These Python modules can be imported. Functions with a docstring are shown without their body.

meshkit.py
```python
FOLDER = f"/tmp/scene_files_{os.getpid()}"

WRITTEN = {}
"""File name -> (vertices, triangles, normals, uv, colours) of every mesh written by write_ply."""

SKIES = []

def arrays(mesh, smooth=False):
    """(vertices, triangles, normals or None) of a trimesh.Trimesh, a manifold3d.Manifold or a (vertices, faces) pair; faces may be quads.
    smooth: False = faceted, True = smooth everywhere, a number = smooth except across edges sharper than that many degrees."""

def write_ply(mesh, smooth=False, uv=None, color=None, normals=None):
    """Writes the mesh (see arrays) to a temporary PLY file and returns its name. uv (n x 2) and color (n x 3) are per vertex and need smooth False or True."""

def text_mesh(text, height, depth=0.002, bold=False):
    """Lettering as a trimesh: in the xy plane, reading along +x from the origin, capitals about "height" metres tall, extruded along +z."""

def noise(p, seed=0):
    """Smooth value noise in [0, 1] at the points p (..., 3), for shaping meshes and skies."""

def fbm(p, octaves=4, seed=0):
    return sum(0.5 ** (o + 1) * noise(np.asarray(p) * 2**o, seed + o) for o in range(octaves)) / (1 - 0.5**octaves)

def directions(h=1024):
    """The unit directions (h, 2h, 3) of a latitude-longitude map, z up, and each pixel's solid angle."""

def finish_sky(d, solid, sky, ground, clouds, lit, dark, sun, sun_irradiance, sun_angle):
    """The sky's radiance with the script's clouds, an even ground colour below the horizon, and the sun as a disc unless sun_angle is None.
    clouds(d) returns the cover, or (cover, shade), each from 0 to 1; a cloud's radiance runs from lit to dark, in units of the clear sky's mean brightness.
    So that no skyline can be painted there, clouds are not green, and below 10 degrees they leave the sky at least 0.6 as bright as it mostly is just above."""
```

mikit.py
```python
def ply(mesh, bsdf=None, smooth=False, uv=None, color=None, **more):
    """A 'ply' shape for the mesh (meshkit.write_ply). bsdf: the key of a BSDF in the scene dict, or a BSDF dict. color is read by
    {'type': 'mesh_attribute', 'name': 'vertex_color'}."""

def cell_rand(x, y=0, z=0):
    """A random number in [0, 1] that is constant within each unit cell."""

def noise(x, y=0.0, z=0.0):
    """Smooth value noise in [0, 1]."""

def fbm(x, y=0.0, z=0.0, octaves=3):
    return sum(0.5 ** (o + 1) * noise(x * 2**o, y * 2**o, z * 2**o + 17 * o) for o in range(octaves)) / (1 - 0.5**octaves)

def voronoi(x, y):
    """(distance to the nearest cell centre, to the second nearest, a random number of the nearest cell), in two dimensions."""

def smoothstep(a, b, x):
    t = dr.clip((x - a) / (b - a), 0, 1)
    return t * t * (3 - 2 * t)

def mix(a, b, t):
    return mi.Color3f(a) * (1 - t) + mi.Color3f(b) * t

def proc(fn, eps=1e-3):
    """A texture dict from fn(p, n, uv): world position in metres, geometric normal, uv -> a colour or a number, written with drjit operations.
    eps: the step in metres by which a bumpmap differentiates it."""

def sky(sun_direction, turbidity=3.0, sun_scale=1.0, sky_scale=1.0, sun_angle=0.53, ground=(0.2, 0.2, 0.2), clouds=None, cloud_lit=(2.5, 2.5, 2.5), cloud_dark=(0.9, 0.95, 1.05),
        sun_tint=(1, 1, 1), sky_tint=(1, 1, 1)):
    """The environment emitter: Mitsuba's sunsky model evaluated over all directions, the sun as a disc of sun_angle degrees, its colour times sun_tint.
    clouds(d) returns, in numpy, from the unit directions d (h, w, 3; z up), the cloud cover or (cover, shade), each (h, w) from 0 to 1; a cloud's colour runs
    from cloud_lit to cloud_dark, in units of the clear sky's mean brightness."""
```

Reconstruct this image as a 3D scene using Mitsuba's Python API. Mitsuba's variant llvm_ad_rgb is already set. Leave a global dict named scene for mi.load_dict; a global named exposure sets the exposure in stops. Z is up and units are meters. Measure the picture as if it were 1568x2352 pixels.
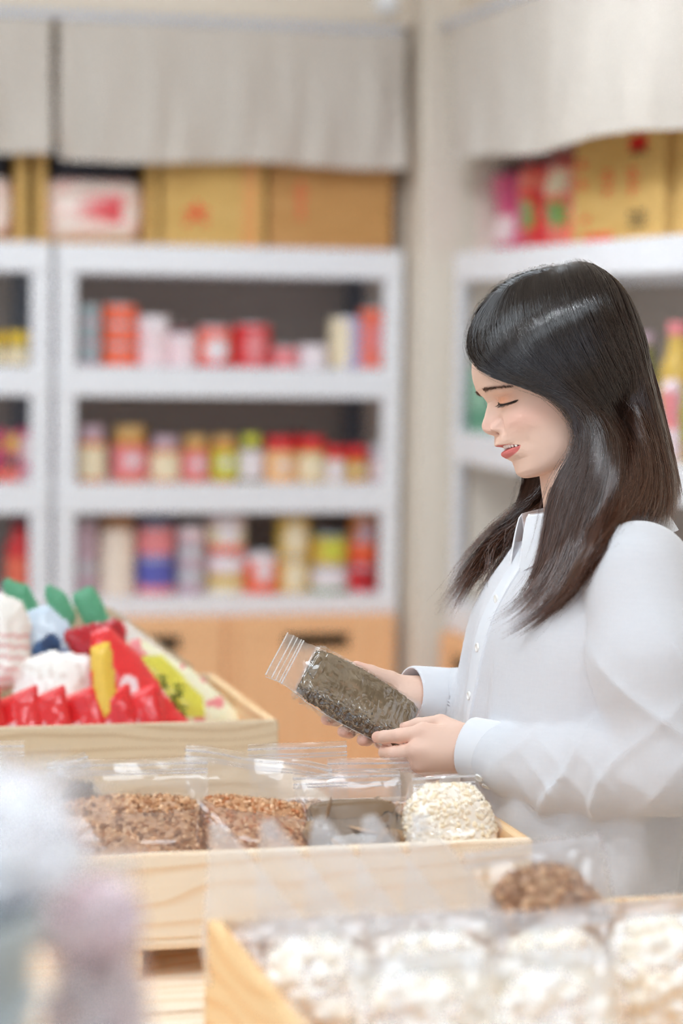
import math, random
import numpy as np, trimesh
import manifold3d as m3
import mitsuba as mi
import mikit, meshkit
import drjit as dr
from scipy.interpolate import PchipInterpolator, CubicSpline
from scipy.spatial import cKDTree

scene, labels = {}, {}
rng = np.random.default_rng(7)

# ------------------------------------------------------------------ camera
W_PX, H_PX, FPX = 1568, 2352, 5553.0
THETA = math.radians(14.5)            # yaw against the back wall
CAM = np.array([0.0, 0.0, 1.5])
ROLL = 0.0156
PITCH = math.atan((1176 - 740) / FPX)
_Fh = np.array([math.sin(THETA), math.cos(THETA), 0.0])
_Rh = np.array([math.cos(THETA), -math.sin(THETA), 0.0])
FWD = _Fh * math.cos(PITCH) - np.array([0, 0, 1.0]) * math.sin(PITCH)
_U0 = np.cross(_Rh, FWD)
UP = _U0 - ROLL * _Rh; UP /= np.linalg.norm(UP)
RIGHT = np.cross(FWD, UP)
FOCUS = 2.80
scene['camera'] = {
    'type': 'thinlens', 'fov_axis': 'y', 'fov': math.degrees(2 * math.atan(1176 / FPX)),
    'to_world': mi.ScalarTransform4f().look_at(origin=CAM.tolist(), target=(CAM + FWD).tolist(), up=UP.tolist()),
    'aperture_radius': 0.0185, 'focus_distance': FOCUS - 0.03, 'near_clip': 0.05, 'far_clip': 60.0}

# ------------------------------------------------------------------ light
exposure = 1.38
PANEL = (1.33, 1.52, 1.68)              # radiance of the added ceiling fill panels
SPOT = (205.0, 222.0, 240.0)          # radiance of the small track spots
scene['daylight'] = {'type': 'constant', 'radiance': {'type': 'rgb', 'value': [.32, .365, .43]}}   # seen through the open shop front behind the camera

# ------------------------------------------------------------------ helpers
def ray(px, py):
    return FWD + RIGHT * ((px - W_PX / 2) / FPX) - UP * ((py - H_PX / 2) / FPX)

def at(px, py, depth):
    return CAM + ray(px, py) * depth

def hit(px, py, axis, value):
    r = ray(px, py); return CAM + r * ((value - CAM[axis]) / r[axis])

def depth_of(p):
    return float((np.asarray(p) - CAM) @ FWD)

def project(p):
    q = np.asarray(p) - CAM; d = q @ FWD
    return np.stack([W_PX / 2 + FPX * (q @ RIGHT) / d, H_PX / 2 - FPX * (q @ UP) / d], -1)

def numbered(name):
    if name not in _used:
        _used[name] = 0; return name
    _used[name] += 1
    return f'{name}_{_used[name]:03d}'
_used = {}

def thing(name, label, cat, group=None, kind=None):
    key = numbered(name)
    labels[key] = {'label': label, 'category': cat}
    if group: labels[key]['group'] = group
    if kind: labels[key]['kind'] = kind
    return key

def part(parent, name, mesh, bsdf, smooth=30, color=None, label=None, kind=None, to_world=None):
    key = numbered(f'{parent}__{name}')
    scene[key] = mikit.ply(mesh, bsdf, smooth=smooth, color=color)
    if to_world is not None: scene[key]['to_world'] = to_world
    e = {}
    if label: e['label'] = label
    if kind: e['kind'] = kind
    if e: labels[key] = e
    return key

def single(key, mesh, bsdf, smooth=30, color=None):
    scene[key] = mikit.ply(mesh, bsdf, smooth=smooth, color=color); return key

def struct(name, mesh, bsdf, smooth=30):
    scene[name] = mikit.ply(mesh, bsdf, smooth=smooth)
    if '__' not in name: labels[name] = {'kind': 'structure'}
    return name

def cat(ms):
    return trimesh.util.concatenate([m for m in ms])

def rbox(lo, hi, r=0.003):
    """A box between two corners with chamfered edges."""
    lo, hi = np.minimum(lo, hi).astype(float), np.maximum(lo, hi).astype(float)
    r = min(r, *(0.45 * (hi - lo)))
    pts = []
    for sx in (0, 1):
        for sy in (0, 1):
            for sz in (0, 1):
                c = np.where([sx, sy, sz], hi, lo); s = np.where([sx, sy, sz], -1, 1)
                for k in range(3):
                    q = c + s * r; q[k] = c[k]; pts.append(q)
    return trimesh.convex.convex_hull(np.array(pts))

def moved(m, R=None, t=None):
    m = m.copy(); v = np.asarray(m.vertices)
    if R is not None: v = v @ np.asarray(R).T
    if t is not None: v = v + np.asarray(t)
    return trimesh.Trimesh(v, m.faces, process=False)

def rot(axis, deg):
    return trimesh.transformations.rotation_matrix(math.radians(deg), axis)[:3, :3]

def lathe(prof, n=32, colors=None, cfun=None):
    """prof: (r, z) pairs bottom to top; repeated points make sharp edges. Returns a mesh (and vertex colours when colours or cfun(angle, z) are given)."""
    prof = np.asarray(prof, float); k = len(prof)
    th = np.linspace(0, 2 * np.pi, n + 1)
    v = np.stack([prof[:, 0][:, None] * np.cos(th), prof[:, 0][:, None] * np.sin(th), np.repeat(prof[:, 1][:, None], n + 1, 1)], -1).reshape(-1, 3)
    f = []
    i = np.arange(n)
    for j in range(k - 1):
        if np.allclose(prof[j], prof[j + 1]): continue
        a, b = j * (n + 1) + i, (j + 1) * (n + 1) + i
        f += [np.stack([a, a + 1, b + 1], 1), np.stack([a, b + 1, b], 1)]
    m = trimesh.Trimesh(v, np.vstack(f), process=False)
    if colors is None and cfun is None: return m
    if cfun is not None:
        c = cfun(np.tile(th, k), np.repeat(prof[:, 1], n + 1))
    else:
        c = np.repeat(np.asarray(colors, float), n + 1, 0)
    return m, c

def grid_faces(nu, nv, wrap_v=False):
    i, j = np.meshgrid(np.arange(nu - 1), np.arange(nv if wrap_v else nv - 1), indexing='ij')
    a = i * nv + j; b = i * nv + (j + 1) % nv; c = (i + 1) * nv + (j + 1) % nv; d = (i + 1) * nv + j
    return np.vstack([np.stack([a, b, c], -1).reshape(-1, 3), np.stack([a, c, d], -1).reshape(-1, 3)])

def loft(rings, cap=True):
    """rings: (nu, nv, 3), closed in v."""
    rings = np.asarray(rings, float); nu, nv = rings.shape[:2]
    v = rings.reshape(-1, 3); f = grid_faces(nu, nv, True)
    if cap:
        c0, c1 = len(v), len(v) + 1
        v = np.vstack([v, rings[0].mean(0), rings[-1].mean(0)])
        j = np.arange(nv)
        f = np.vstack([f, np.stack([np.full(nv, c0), (j + 1) % nv, j], 1), np.stack([np.full(nv, c1), (nu - 1) * nv + j, (nu - 1) * nv + (j + 1) % nv], 1)])
    m = trimesh.Trimesh(v, f, process=False)
    if cap and m.volume < 0: m.invert()
    return m

def tube(path, r, n=10, cap=True):
    path = np.asarray(path, float); r = np.broadcast_to(r, len(path))
    t = np.gradient(path, axis=0); t /= np.linalg.norm(t, axis=1, keepdims=True) + 1e-12
    ref = np.array([0, 0, 1.0]) if abs(t[0] @ [0, 0, 1]) < 0.9 else np.array([1.0, 0, 0])
    th = np.arange(n) / n * 2 * np.pi; rings = []
    for p, d, q in zip(path, t, r):
        u = np.cross(ref, d); u /= np.linalg.norm(u); w = np.cross(d, u); ref = np.cross(u, d) * -1 if False else w
        rings.append(p + q * (np.cos(th)[:, None] * u + np.sin(th)[:, None] * w))
    return loft(rings, cap)

def surface_nets(fn, lo, hi, h):
    lo, hi = np.asarray(lo, float), np.asarray(hi, float)
    n = np.ceil((hi - lo) / h).astype(int) + 1
    ax = [lo[k] + h * np.arange(n[k]) for k in range(3)]
    V = np.empty(n, np.float32)
    yz = np.stack(np.meshgrid(ax[1], ax[2], indexing='ij'), -1).reshape(-1, 2)
    step = max(1, 400000 // len(yz))
    for i in range(0, n[0], step):
        xs = ax[0][i:i + step]
        P = np.empty((len(xs), len(yz), 3)); P[..., 0] = xs[:, None]; P[..., 1:] = yz
        V[i:i + step] = fn(P.reshape(-1, 3)).reshape(len(xs), n[1], n[2])
    S = V < 0
    c = sum(S[a:n[0] - 1 + a, b:n[1] - 1 + b, d:n[2] - 1 + d].astype(np.int8) for a in (0, 1) for b in (0, 1) for d in (0, 1))
    cells = np.argwhere((c > 0) & (c < 8))
    idx = -np.ones(np.array(n) - 1, np.int64); idx[tuple(cells.T)] = np.arange(len(cells))
    acc = np.zeros((len(cells), 3)); cnt = np.zeros(len(cells))
    offs = np.array([(a, b, d) for a in (0, 1) for b in (0, 1) for d in (0, 1)])
    for p in range(8):
        for q in range(p + 1, 8):
            if np.abs(offs[p] - offs[q]).sum() != 1: continue
            va, vb = V[tuple((cells + offs[p]).T)], V[tuple((cells + offs[q]).T)]
            x = (va < 0) != (vb < 0)
            t = np.where(x, va / np.where(x, va - vb, 1), 0)
            acc += np.where(x[:, None], offs[p] + t[:, None] * (offs[q] - offs[p]), 0); cnt += x
    verts = lo + h * (cells + acc / cnt[:, None])
    faces = []
    for k in range(3):
        e = [0, 0, 0]; e[k] = 1
        A = S[:n[0] - e[0], :n[1] - e[1], :n[2] - e[2]]; B = S[e[0]:, e[1]:, e[2]:]
        ed = np.argwhere(A != B)
        u, w = (k + 1) % 3, (k + 2) % 3
        ok = (ed[:, u] > 0) & (ed[:, w] > 0) & (ed[:, u] < n[u] - 1) & (ed[:, w] < n[w] - 1)
        ed = ed[ok]; s = A[tuple(ed.T)]
        du, dw = np.eye(3, dtype=int)[u], np.eye(3, dtype=int)[w]
        q = [idx[tuple((ed - o).T)] for o in (du + dw, dw, du * 0, du)]
        q = np.stack(q, 1); q[~s] = q[~s][:, ::-1]
        faces += [q[:, [0, 1, 2]], q[:, [0, 2, 3]]]
    return trimesh.Trimesh(verts, np.vstack(faces), process=False)

def smoothed(m, it=6, lam=.5, mu=-.52):
    import scipy.sparse as sp
    m.remove_unreferenced_vertices(); e = m.edges_unique; n = len(m.vertices)
    A = sp.coo_matrix((np.ones(2 * len(e)), (np.r_[e[:, 0], e[:, 1]], np.r_[e[:, 1], e[:, 0]])), (n, n)).tocsr()
    D = sp.diags(1 / np.maximum(np.asarray(A.sum(1)).ravel(), 1)); L = D @ A; v = np.array(m.vertices)
    for k in range(it):
        v = v + lam * (L @ v - v); v = v + mu * (L @ v - v)
    return trimesh.Trimesh(v, m.faces, process=False)

def smin(a, b, k):
    h = np.clip(0.5 + 0.5 * (b - a) / k, 0, 1)
    return b + (a - b) * h - k * h * (1 - h)

def cone(P, a, b, ra, rb):
    """Distance to a capsule whose radius runs from ra to rb."""
    a, b = np.asarray(a, float), np.asarray(b, float); ab = b - a
    t = np.clip((P - a) @ ab / max(ab @ ab, 1e-12), 0, 1)
    return np.linalg.norm(P - a - t[:, None] * ab, axis=1) - (ra + (rb - ra) * t)

def to_manifold(m):
    m = trimesh.Trimesh(m.vertices, m.faces, process=True)
    return m3.Manifold(m3.Mesh(np.asarray(m.vertices, np.float32), np.asarray(m.faces, np.uint32)))

def from_manifold(M):
    q = M.to_mesh(); return trimesh.Trimesh(np.array(q.vert_properties[:, :3]), np.array(q.tri_verts), process=False)

def unit(v):
    v = np.asarray(v, float); return v / np.linalg.norm(v, axis=-1, keepdims=True)

def spline(pts, n, k=None):
    pts = np.asarray(pts, float); s = np.r_[0, np.cumsum(np.linalg.norm(np.diff(pts[:, :3], axis=0), axis=1))]
    s /= s[-1]
    return PchipInterpolator(s, pts)(np.linspace(0, 1, n))

def srgb(r, g, b):
    c = np.array([r, g, b]) / 255.0
    return np.where(c <= 0.04045, c / 12.92, ((c + 0.055) / 1.055) ** 2.4)

# ------------------------------------------------------------------ materials
def rgb(c): return {'type': 'rgb', 'value': [float(x) for x in c]}
def diffuse(c, rough=0.8, spec=0.2, **k):
    if spec <= .2 and not k:
        return {'type': 'twosided', 'b': {'type': 'diffuse', 'reflectance': rgb(c) if not isinstance(c, dict) else c}}
    return {'type': 'twosided', 'b': {'type': 'principled', 'base_color': rgb(c) if not isinstance(c, dict) else c, 'roughness': rough, 'specular': spec, **k}}
def mat(key, c, rough=0.8, spec=0.2, **k):
    scene[key] = diffuse(c, rough, spec, **k); return key
VC = {'type': 'mesh_attribute', 'name': 'vertex_color'}
mat('m_vc_gloss', VC, 0.16, 0.5)
mat('m_vc_satin', VC, 0.35, 0.4)
mat('m_vc_matt', VC, 0.8, 0.15)
mat('m_wall', srgb(226, 214, 198), 0.9, 0.1)
mat('m_column', srgb(228, 217, 202), 0.85, 0.15)
mat('m_ceiling', srgb(240, 238, 234), 0.9, 0.1)
mat('m_steel', srgb(236, 236, 239), 0.45, 0.4)
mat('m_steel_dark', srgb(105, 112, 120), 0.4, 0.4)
mat('m_back', srgb(172, 162, 153), 0.8, 0.2)
mat('m_black', srgb(14, 12, 11), 0.7, 0.2)
mat('m_chrome', srgb(190, 192, 198), 0.3, 0.5, metallic=0.6)
mat('m_housing', srgb(235, 235, 235), 0.5, 0.4)

def wood_fn(c0, c1, c2, axis=0, s=1.0, knots=False):
    """Pine: growth lines that run along an axis, wavering, with a few knots."""
    c0, c1, c2 = (np.asarray(c).tolist() for c in (c0, c1, c2))
    def fn(p, n, uv):
        q = [p.x, p.y, p.z]
        L = q[axis]; A, B = q[(axis + 1) % 3], q[(axis + 2) % 3]
        w = mikit.fbm(L * 3.0 * s, A * 9 * s, B * 9 * s, 3)
        g = (A * 0.8 + B) * 46 * s + w * 5.0
        r = g - dr.floor(g)
        line = mikit.smoothstep(0.55, 0.9, r) * (1 - mikit.smoothstep(0.92, 1.0, r))
        fine = mikit.noise(L * 14 * s, A * 420 * s, B * 420 * s)
        col = mikit.mix(c0, c1, w * 0.55 + fine * 0.3)
        return mikit.mix(col, c2, line * (0.35 + 0.5 * mikit.noise(L * 2, A * 20, B * 20)))
    return mikit.proc(fn)
mat('m_pine', wood_fn(srgb(245, 230, 210), srgb(238, 217, 190), srgb(226, 188, 146), 0), 0.55, 0.3)
mat('m_pine_y', wood_fn(srgb(240, 212, 172), srgb(229, 190, 142), srgb(212, 160, 104), 1), 0.55, 0.3)
mat('m_pine_grey', wood_fn(srgb(214, 196, 170), srgb(202, 180, 150), srgb(182, 154, 120), 0), 0.55, 0.3)
mat('m_cabinet', wood_fn(srgb(247, 196, 148), srgb(243, 190, 140), srgb(238, 180, 128), 2, 0.6), 0.6, 0.3)
# ------------------------------------------------------------------ the room
XR, YB, ZC = 2.30, 6.52, 2.95                 # right wall, back wall, ceiling
XL, YF = -3.6, -3.2
SY = 6.08                                     # front plane of the shelving on the back wall
SX = 1.83                                     # front plane of the shelving on the right wall
def floor_fn(p, n, uv):
    fx, fy = p.x / 0.6, p.y / 0.6
    ex, ey = fx - dr.floor(fx), fy - dr.floor(fy)
    j = dr.minimum(dr.minimum(ex, 1 - ex), dr.minimum(ey, 1 - ey))
    c = mikit.mix([0.55, 0.52, 0.48], [0.62, 0.59, 0.55], mikit.fbm(p.x * 4, p.y * 4, 0.0))
    return mikit.mix([0.35, 0.33, 0.31], c, mikit.smoothstep(0.002, 0.006, j))
mat('m_floor', mikit.proc(floor_fn), 0.35, 0.2)
struct('floor', rbox((XL - .1, YF - .1, -0.1), (XR + .1, YB + .1, 0), .001), 'm_floor', False)
struct('ceiling', rbox((XL - .1, YF - .1, ZC), (XR + .1, YB + .1, ZC + .1), .001), 'm_ceiling', False)
struct('wall_back', rbox((XL - .1, YB, 0), (XR + .1, YB + .1, ZC), .001), 'm_wall', False)
struct('wall_right', rbox((XR, YF, 0), (XR + .1, YB, ZC), .001), 'm_wall', False)
struct('wall_left', rbox((XL - .1, 3.0, 0), (XL, YB, ZC), .001), 'm_wall', False)
# lowered beams above the curtains, and the boxed-in corner
struct('trim_1', rbox((XL, SY + 0.0, 2.262), (1.745, YB, ZC), .004), 'm_wall')
struct('trim_2', rbox((SX + 0.02, YF, 2.262), (XR, 5.985, ZC), .004), 'm_wall')
struct('wall_corner', rbox((1.748, 5.985, 0), (XR, YB, ZC), .006), 'm_column')

# ceiling lamps out of view; the square panels are added for soft fill
scene['m_panel'] = {'type': 'diffuse', 'reflectance': rgb((.8, .8, .8))}
def ceiling_panel(x, y, w, d, lab):
    t = numbered('ceiling__fill_panel')
    fr = cat([rbox((x - w / 2 - .03, y - d / 2 - .03, ZC - .05), (x + w / 2 + .03, y - d / 2, ZC - .001)), rbox((x - w / 2 - .03, y + d / 2, ZC - .05), (x + w / 2 + .03, y + d / 2 + .03, ZC - .001)),
              rbox((x - w / 2 - .03, y - d / 2, ZC - .05), (x - w / 2, y + d / 2, ZC - .001)), rbox((x + w / 2, y - d / 2, ZC - .05), (x + w / 2 + .03, y + d / 2, ZC - .001))])
    part(t, 'frame', fr, 'm_housing')
    k = t
    scene[k] = mikit.ply(trimesh.Trimesh([[x - w / 2, y - d / 2, ZC - .04], [x - w / 2, y + d / 2, ZC - .04], [x + w / 2, y + d / 2, ZC - .04], [x + w / 2, y - d / 2, ZC - .04]], [[0, 1, 2], [0, 2, 3]], process=False), 'm_panel')
    scene[k]['emitter'] = {'type': 'area', 'radiance': rgb(PANEL)}
for x, y in ((-2.3, 0.2), (-.2, 0.2), (-2.3, 2.6), (-.4, 2.6), (-.5, 4.6), (0.75, 4.5), (1.15, 1.2)):
    ceiling_panel(x, y, .9, .9, 'square white ceiling panel added for soft fill above the shop')

def track_spot(pos, target, power=1.0, r=.04, hood=.035):
    t = numbered('ceiling__track_spotlight')
    pos, target = np.asarray(pos, float), np.asarray(target, float)
    d = unit(target - pos); u = unit(np.cross(d, [0, 1, 0.01])); w = np.cross(u, d)
    M = np.stack([u, w, -d], 1)                # local -z looks at the target
    if np.linalg.det(M) < 0: M[:, 0] *= -1
    body = lathe([(0, .12), (r + .012, .12), (r + .012, .12), (r + .012, -hood), (r + .012, -hood), (r + .006, -hood), (r + .006, -hood), (r + .004, .0), (r + .004, .004), (0, .004)], 20)
    scene[t] = mikit.ply(moved(body, M, pos), 'm_housing', smooth=30)
    top = pos + M @ np.array([0, 0, .1])
    part(t, 'stem', tube([top, [top[0], top[1], ZC - .001]], .012, 8), 'm_housing')
    disc = trimesh.creation.cylinder(radius=r, height=.002, sections=20)
    k = part(t, 'lamp', moved(disc, M, pos), 'm_panel', False)
    scene[k]['emitter'] = {'type': 'area', 'radiance': rgb(np.array(SPOT) * power)}
for pos, tgt, pw in (((0.25, 1.55, 2.72), (.5, 2.4, 1.0), .50), ((0.95, 1.75, 2.72), (.95, 2.6, 1.0), .36), ((-.35, 2.2, 2.72), (.2, 2.8, .95), .50),
                     ((.1, 3.6, 2.72), (.3, 6.1, 1.3), .7), ((.55, 3.9, 2.72), (1.2, 6.1, 1.2), .7), ((.6, 3.4, 2.72), (1.83, 4.6, 1.7), 1.0)):
    track_spot(pos, tgt, pw)
track_spot((.62, 1.50, 2.72), (.96, 2.63, 1.70), 2.4, hood=.24)  # extra unseen spot, added to brighten the highlight band on her hair
track_spot((.75, 3.9, 2.72), (1.80, 4.60, 2.04), .85, hood=.17)
# ------------------------------------------------------------------ shelving
def post_fn(p, n, uv):
    z = p.z / 0.03; e = z - dr.floor(z)
    d = mikit.smoothstep(0.3, 0.42, e) * (1 - mikit.smoothstep(0.58, 0.7, e))
    return mikit.mix([.84, .84, .86], [.62, .63, .66], d * 0.35)
mat('m_post', mikit.proc(post_fn), 0.45, 0.4)
def shelf_mesh(lo, hi, lip=.075, t=.004):
    """A sheet-steel shelf with a deep folded front lip: lip hangs below the deck."""
    (x0, y0, z), (x1, y1) = lo, hi
    return cat([rbox((x0, y0, z - t), (x1, y1, z), .001), rbox((x0, y0, z - lip), (x1, y0 + .014, z), .004), rbox((x0, y1 - .014, z - lip), (x1, y1, z), .004),
                rbox((x0, y0, z - lip), (x0 + .01, y1, z), .003), rbox((x1 - .01, y0, z - lip), (x1, y1, z), .003)])
def shelving(name, x0, x1, levels, label, M=None, t0=None, depth=.42, side=()):
    """Local frame: x along the front, y into the wall."""
    T = lambda m: m if M is None else moved(m, M, t0)
    t = thing(name, label, 'shelving unit')
    pw = .052
    for x, y in ((x0, 0), (x1 - pw, 0), (x0, depth - .04), (x1 - pw, depth - .04)):
        L = cat([rbox((x, y, 0), (x + pw, y + .012, max(levels) - .0005), .003), rbox((x if x == x0 else x + pw - .012, y, 0), ((x if x == x0 else x + pw - .012) + .012, y + .04, max(levels) - .0005), .003)])
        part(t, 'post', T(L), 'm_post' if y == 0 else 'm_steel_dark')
    for z in levels:
        part(t, 'shelf', T(shelf_mesh((x0 + .006, -.006, z), (x1 - .006, depth))), 'm_steel')
    part(t, 'back_panel', T(rbox((x0, depth + .002, .1), (x1, depth + .012, 2.24), .001)), 'm_back', False)
    for s in side:
        x = x0 if s < 0 else x1
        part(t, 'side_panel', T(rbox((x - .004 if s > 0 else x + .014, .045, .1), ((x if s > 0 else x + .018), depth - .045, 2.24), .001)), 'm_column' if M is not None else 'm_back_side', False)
    return t
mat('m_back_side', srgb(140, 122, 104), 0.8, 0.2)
xa = hit(130, 600, 1, SY)[0]; xb = xa + .905
LV = [hit(520, y, 1, SY)[2] for y in (566, 846, 1112, 1373)]
place = lambda x, y: (np.eye(3), np.array([x, y, 0]))
shelving('shelving_unit', xa, xb, LV, 'white steel shelving unit of cans and jars against the back wall', *place(0, SY), side=(1,))
shelving('shelving_unit', xa - .012 - .905, xa - .012, LV, 'white steel shelving unit cut by the left picture edge, with yellow-lidded jars', *place(0, SY), side=())
# right wall: local x runs towards the camera (-Y), local y into the wall (+X)
MR = np.array([[0, 1, 0], [-1, 0, 0], [0, 0, 1.0]])
YR0 = 5.955
LVR = [1.682, 1.225, .785]
shelving('shelving_unit', 0, 1.75, LVR, 'white steel shelving unit on the right wall behind the woman', MR, np.array([SX, YR0, 0]), depth=.42, side=(-1,))

# wooden cupboards under the shelves
def cupboard(x0, x1, M, t0, doors, label, ztop, handle_w=.17):
    T = lambda m: moved(m, M, t0)
    t = thing('cupboard', label, 'cupboard')
    part(t, 'body', T(rbox((x0, .012, .02), (x1, .40, ztop), .002)), 'm_cabinet_body')
    for a, b, hx in doors:
        zc = ztop - .065
        hw = handle_w / 2
        d = cat([rbox((a, -.006, .06), (b, .012, zc - .015), .002), rbox((a, -.006, zc + .015), (b, .012, ztop - .004), .002),
                 rbox((a, -.006, zc - .015), (hx - hw, .012, zc + .015), .0005), rbox((hx + hw, -.006, zc - .015), (b, .012, zc + .015), .0005)])
        k = part(t, 'door', T(d), 'm_cabinet')
        part(k, 'handle', T(cat([rbox((hx - hw, -.004, zc - .0148), (hx + hw, .012, zc + .0148), .001), rbox((hx - hw - .004, -.009, zc + .013), (hx + hw + .004, -.004, zc + .018), .001), rbox((hx - hw - .004, -.009, zc - .018), (hx + hw + .004, -.004, zc - .013), .001)])), 'm_black')
    return t
mat('m_cabinet_body', srgb(214, 158, 106), 0.7, 0.3)
I3 = np.eye(3); tb = np.array([0, SY - .03, 0])
zt = LV[3] - .045
# bodies stand inside the frames, doors just proud of them
d1a, d1b = hit(548, 1500, 1, SY - .03)[0], hit(905, 1500, 1, SY - .03)[0]
hx1 = hit(725, 1468, 1, SY - .03)[0]
d0a, d0b = hit(180, 1500, 1, SY - .03)[0], hit(512, 1500, 1, SY - .03)[0]
_ck = cupboard(d0b + .0065, d1b + .004, I3, tb, [(d1a, d1b, hx1)], 'tan wooden cupboard under the shelves, its black slot handle in full view', zt)
part(_ck, 'stile', moved(rbox((d0b + .007, -.004, .06), (d1a - .002, .0115, zt - .004), .002), I3, tb), 'm_cabinet')
cupboard(d0a - .01, d0b + .006, I3, tb, [(d0a, d0b, hit(336, 1470, 1, SY - .03)[0])], 'tan wooden cupboard half hidden behind the crate of red bags', zt)
cupboard(.04, .86, MR, np.array([SX - .03, YR0, 0]), [(.05, .42, .235), (.43, .85, .64)], 'orange tan wooden cupboard with small slot handle beside the white corner post', .715, .13)
cupboard(.87, 1.72, MR, np.array([SX - .03, YR0, 0]), [(.88, 1.29, 1.08), (1.30, 1.71, 1.5)], 'orange tan wooden cupboard behind the back of the white shirt', .715, .13)

# ------------------------------------------------------------------ curtains
def curtain_fn(p, n, uv):
    w = mikit.noise(p.x * 900, p.y * 900, p.z * 60) + mikit.noise(p.x * 60, p.y * 60, p.z * 900)
    return mikit.mix([.60, .54, .48], [.70, .64, .57], w * .5)
scene['m_curtain'] = {'type': 'principledthin', 'base_color': mikit.proc(curtain_fn), 'roughness': .85, 'diff_trans': .35, 'spec_trans': 0.0, 'eta': 1.3}
def curtain(x0, x1, zt, zb0, zb1, M, t0, label, seed, amp=.024, pull=0.0):
    nu, nv = 90, 26
    u = np.linspace(0, 1, nu)[:, None]; v = np.linspace(0, 1, nv)[None, :]
    X = x0 + (x1 - x0) * u + 0 * v
    X = X + pull * (u - .5) * v * (1 - .3 * v)
    zb = zb0 + (zb1 - zb0) * u + .006 * np.sin(u * 9 + seed)
    Z = zt + (zb - zt) * v
    fold = sum(a * np.sin(2 * np.pi * (f * u * (x1 - x0) + ph) + 1.2 * np.sin(3 * v + ph * 5)) for a, f, ph in zip((.5, .3, .28, .16), (3.1, 5.3, 8.7, 14.0), np.random.default_rng(seed).random(4)))
    Y = amp * fold * (.12 + .88 * v ** .8) - .006 * v
    front = np.stack([X, Y, Z], -1).reshape(-1, 3)
    f = grid_faces(nu, nv)
    m = trimesh.Trimesh(front, f[:, ::-1], process=False)
    t = thing('curtain', label, 'curtain', None)
    single(t, moved(m, M, t0), 'm_curtain', True)
    return t
YC = SY - .055
zt_, zb_ = 2.243, None
def cz(px, py): return hit(px, py, 1, YC)
tc = np.array([0, YC, 0])
curtain(cz(136, 200)[0], cz(932, 200)[0], 2.236, cz(136, 366)[2], cz(918, 386)[2], I3, tc, 'wide pleated beige curtain hanging above the middle shelving', 3)
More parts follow.
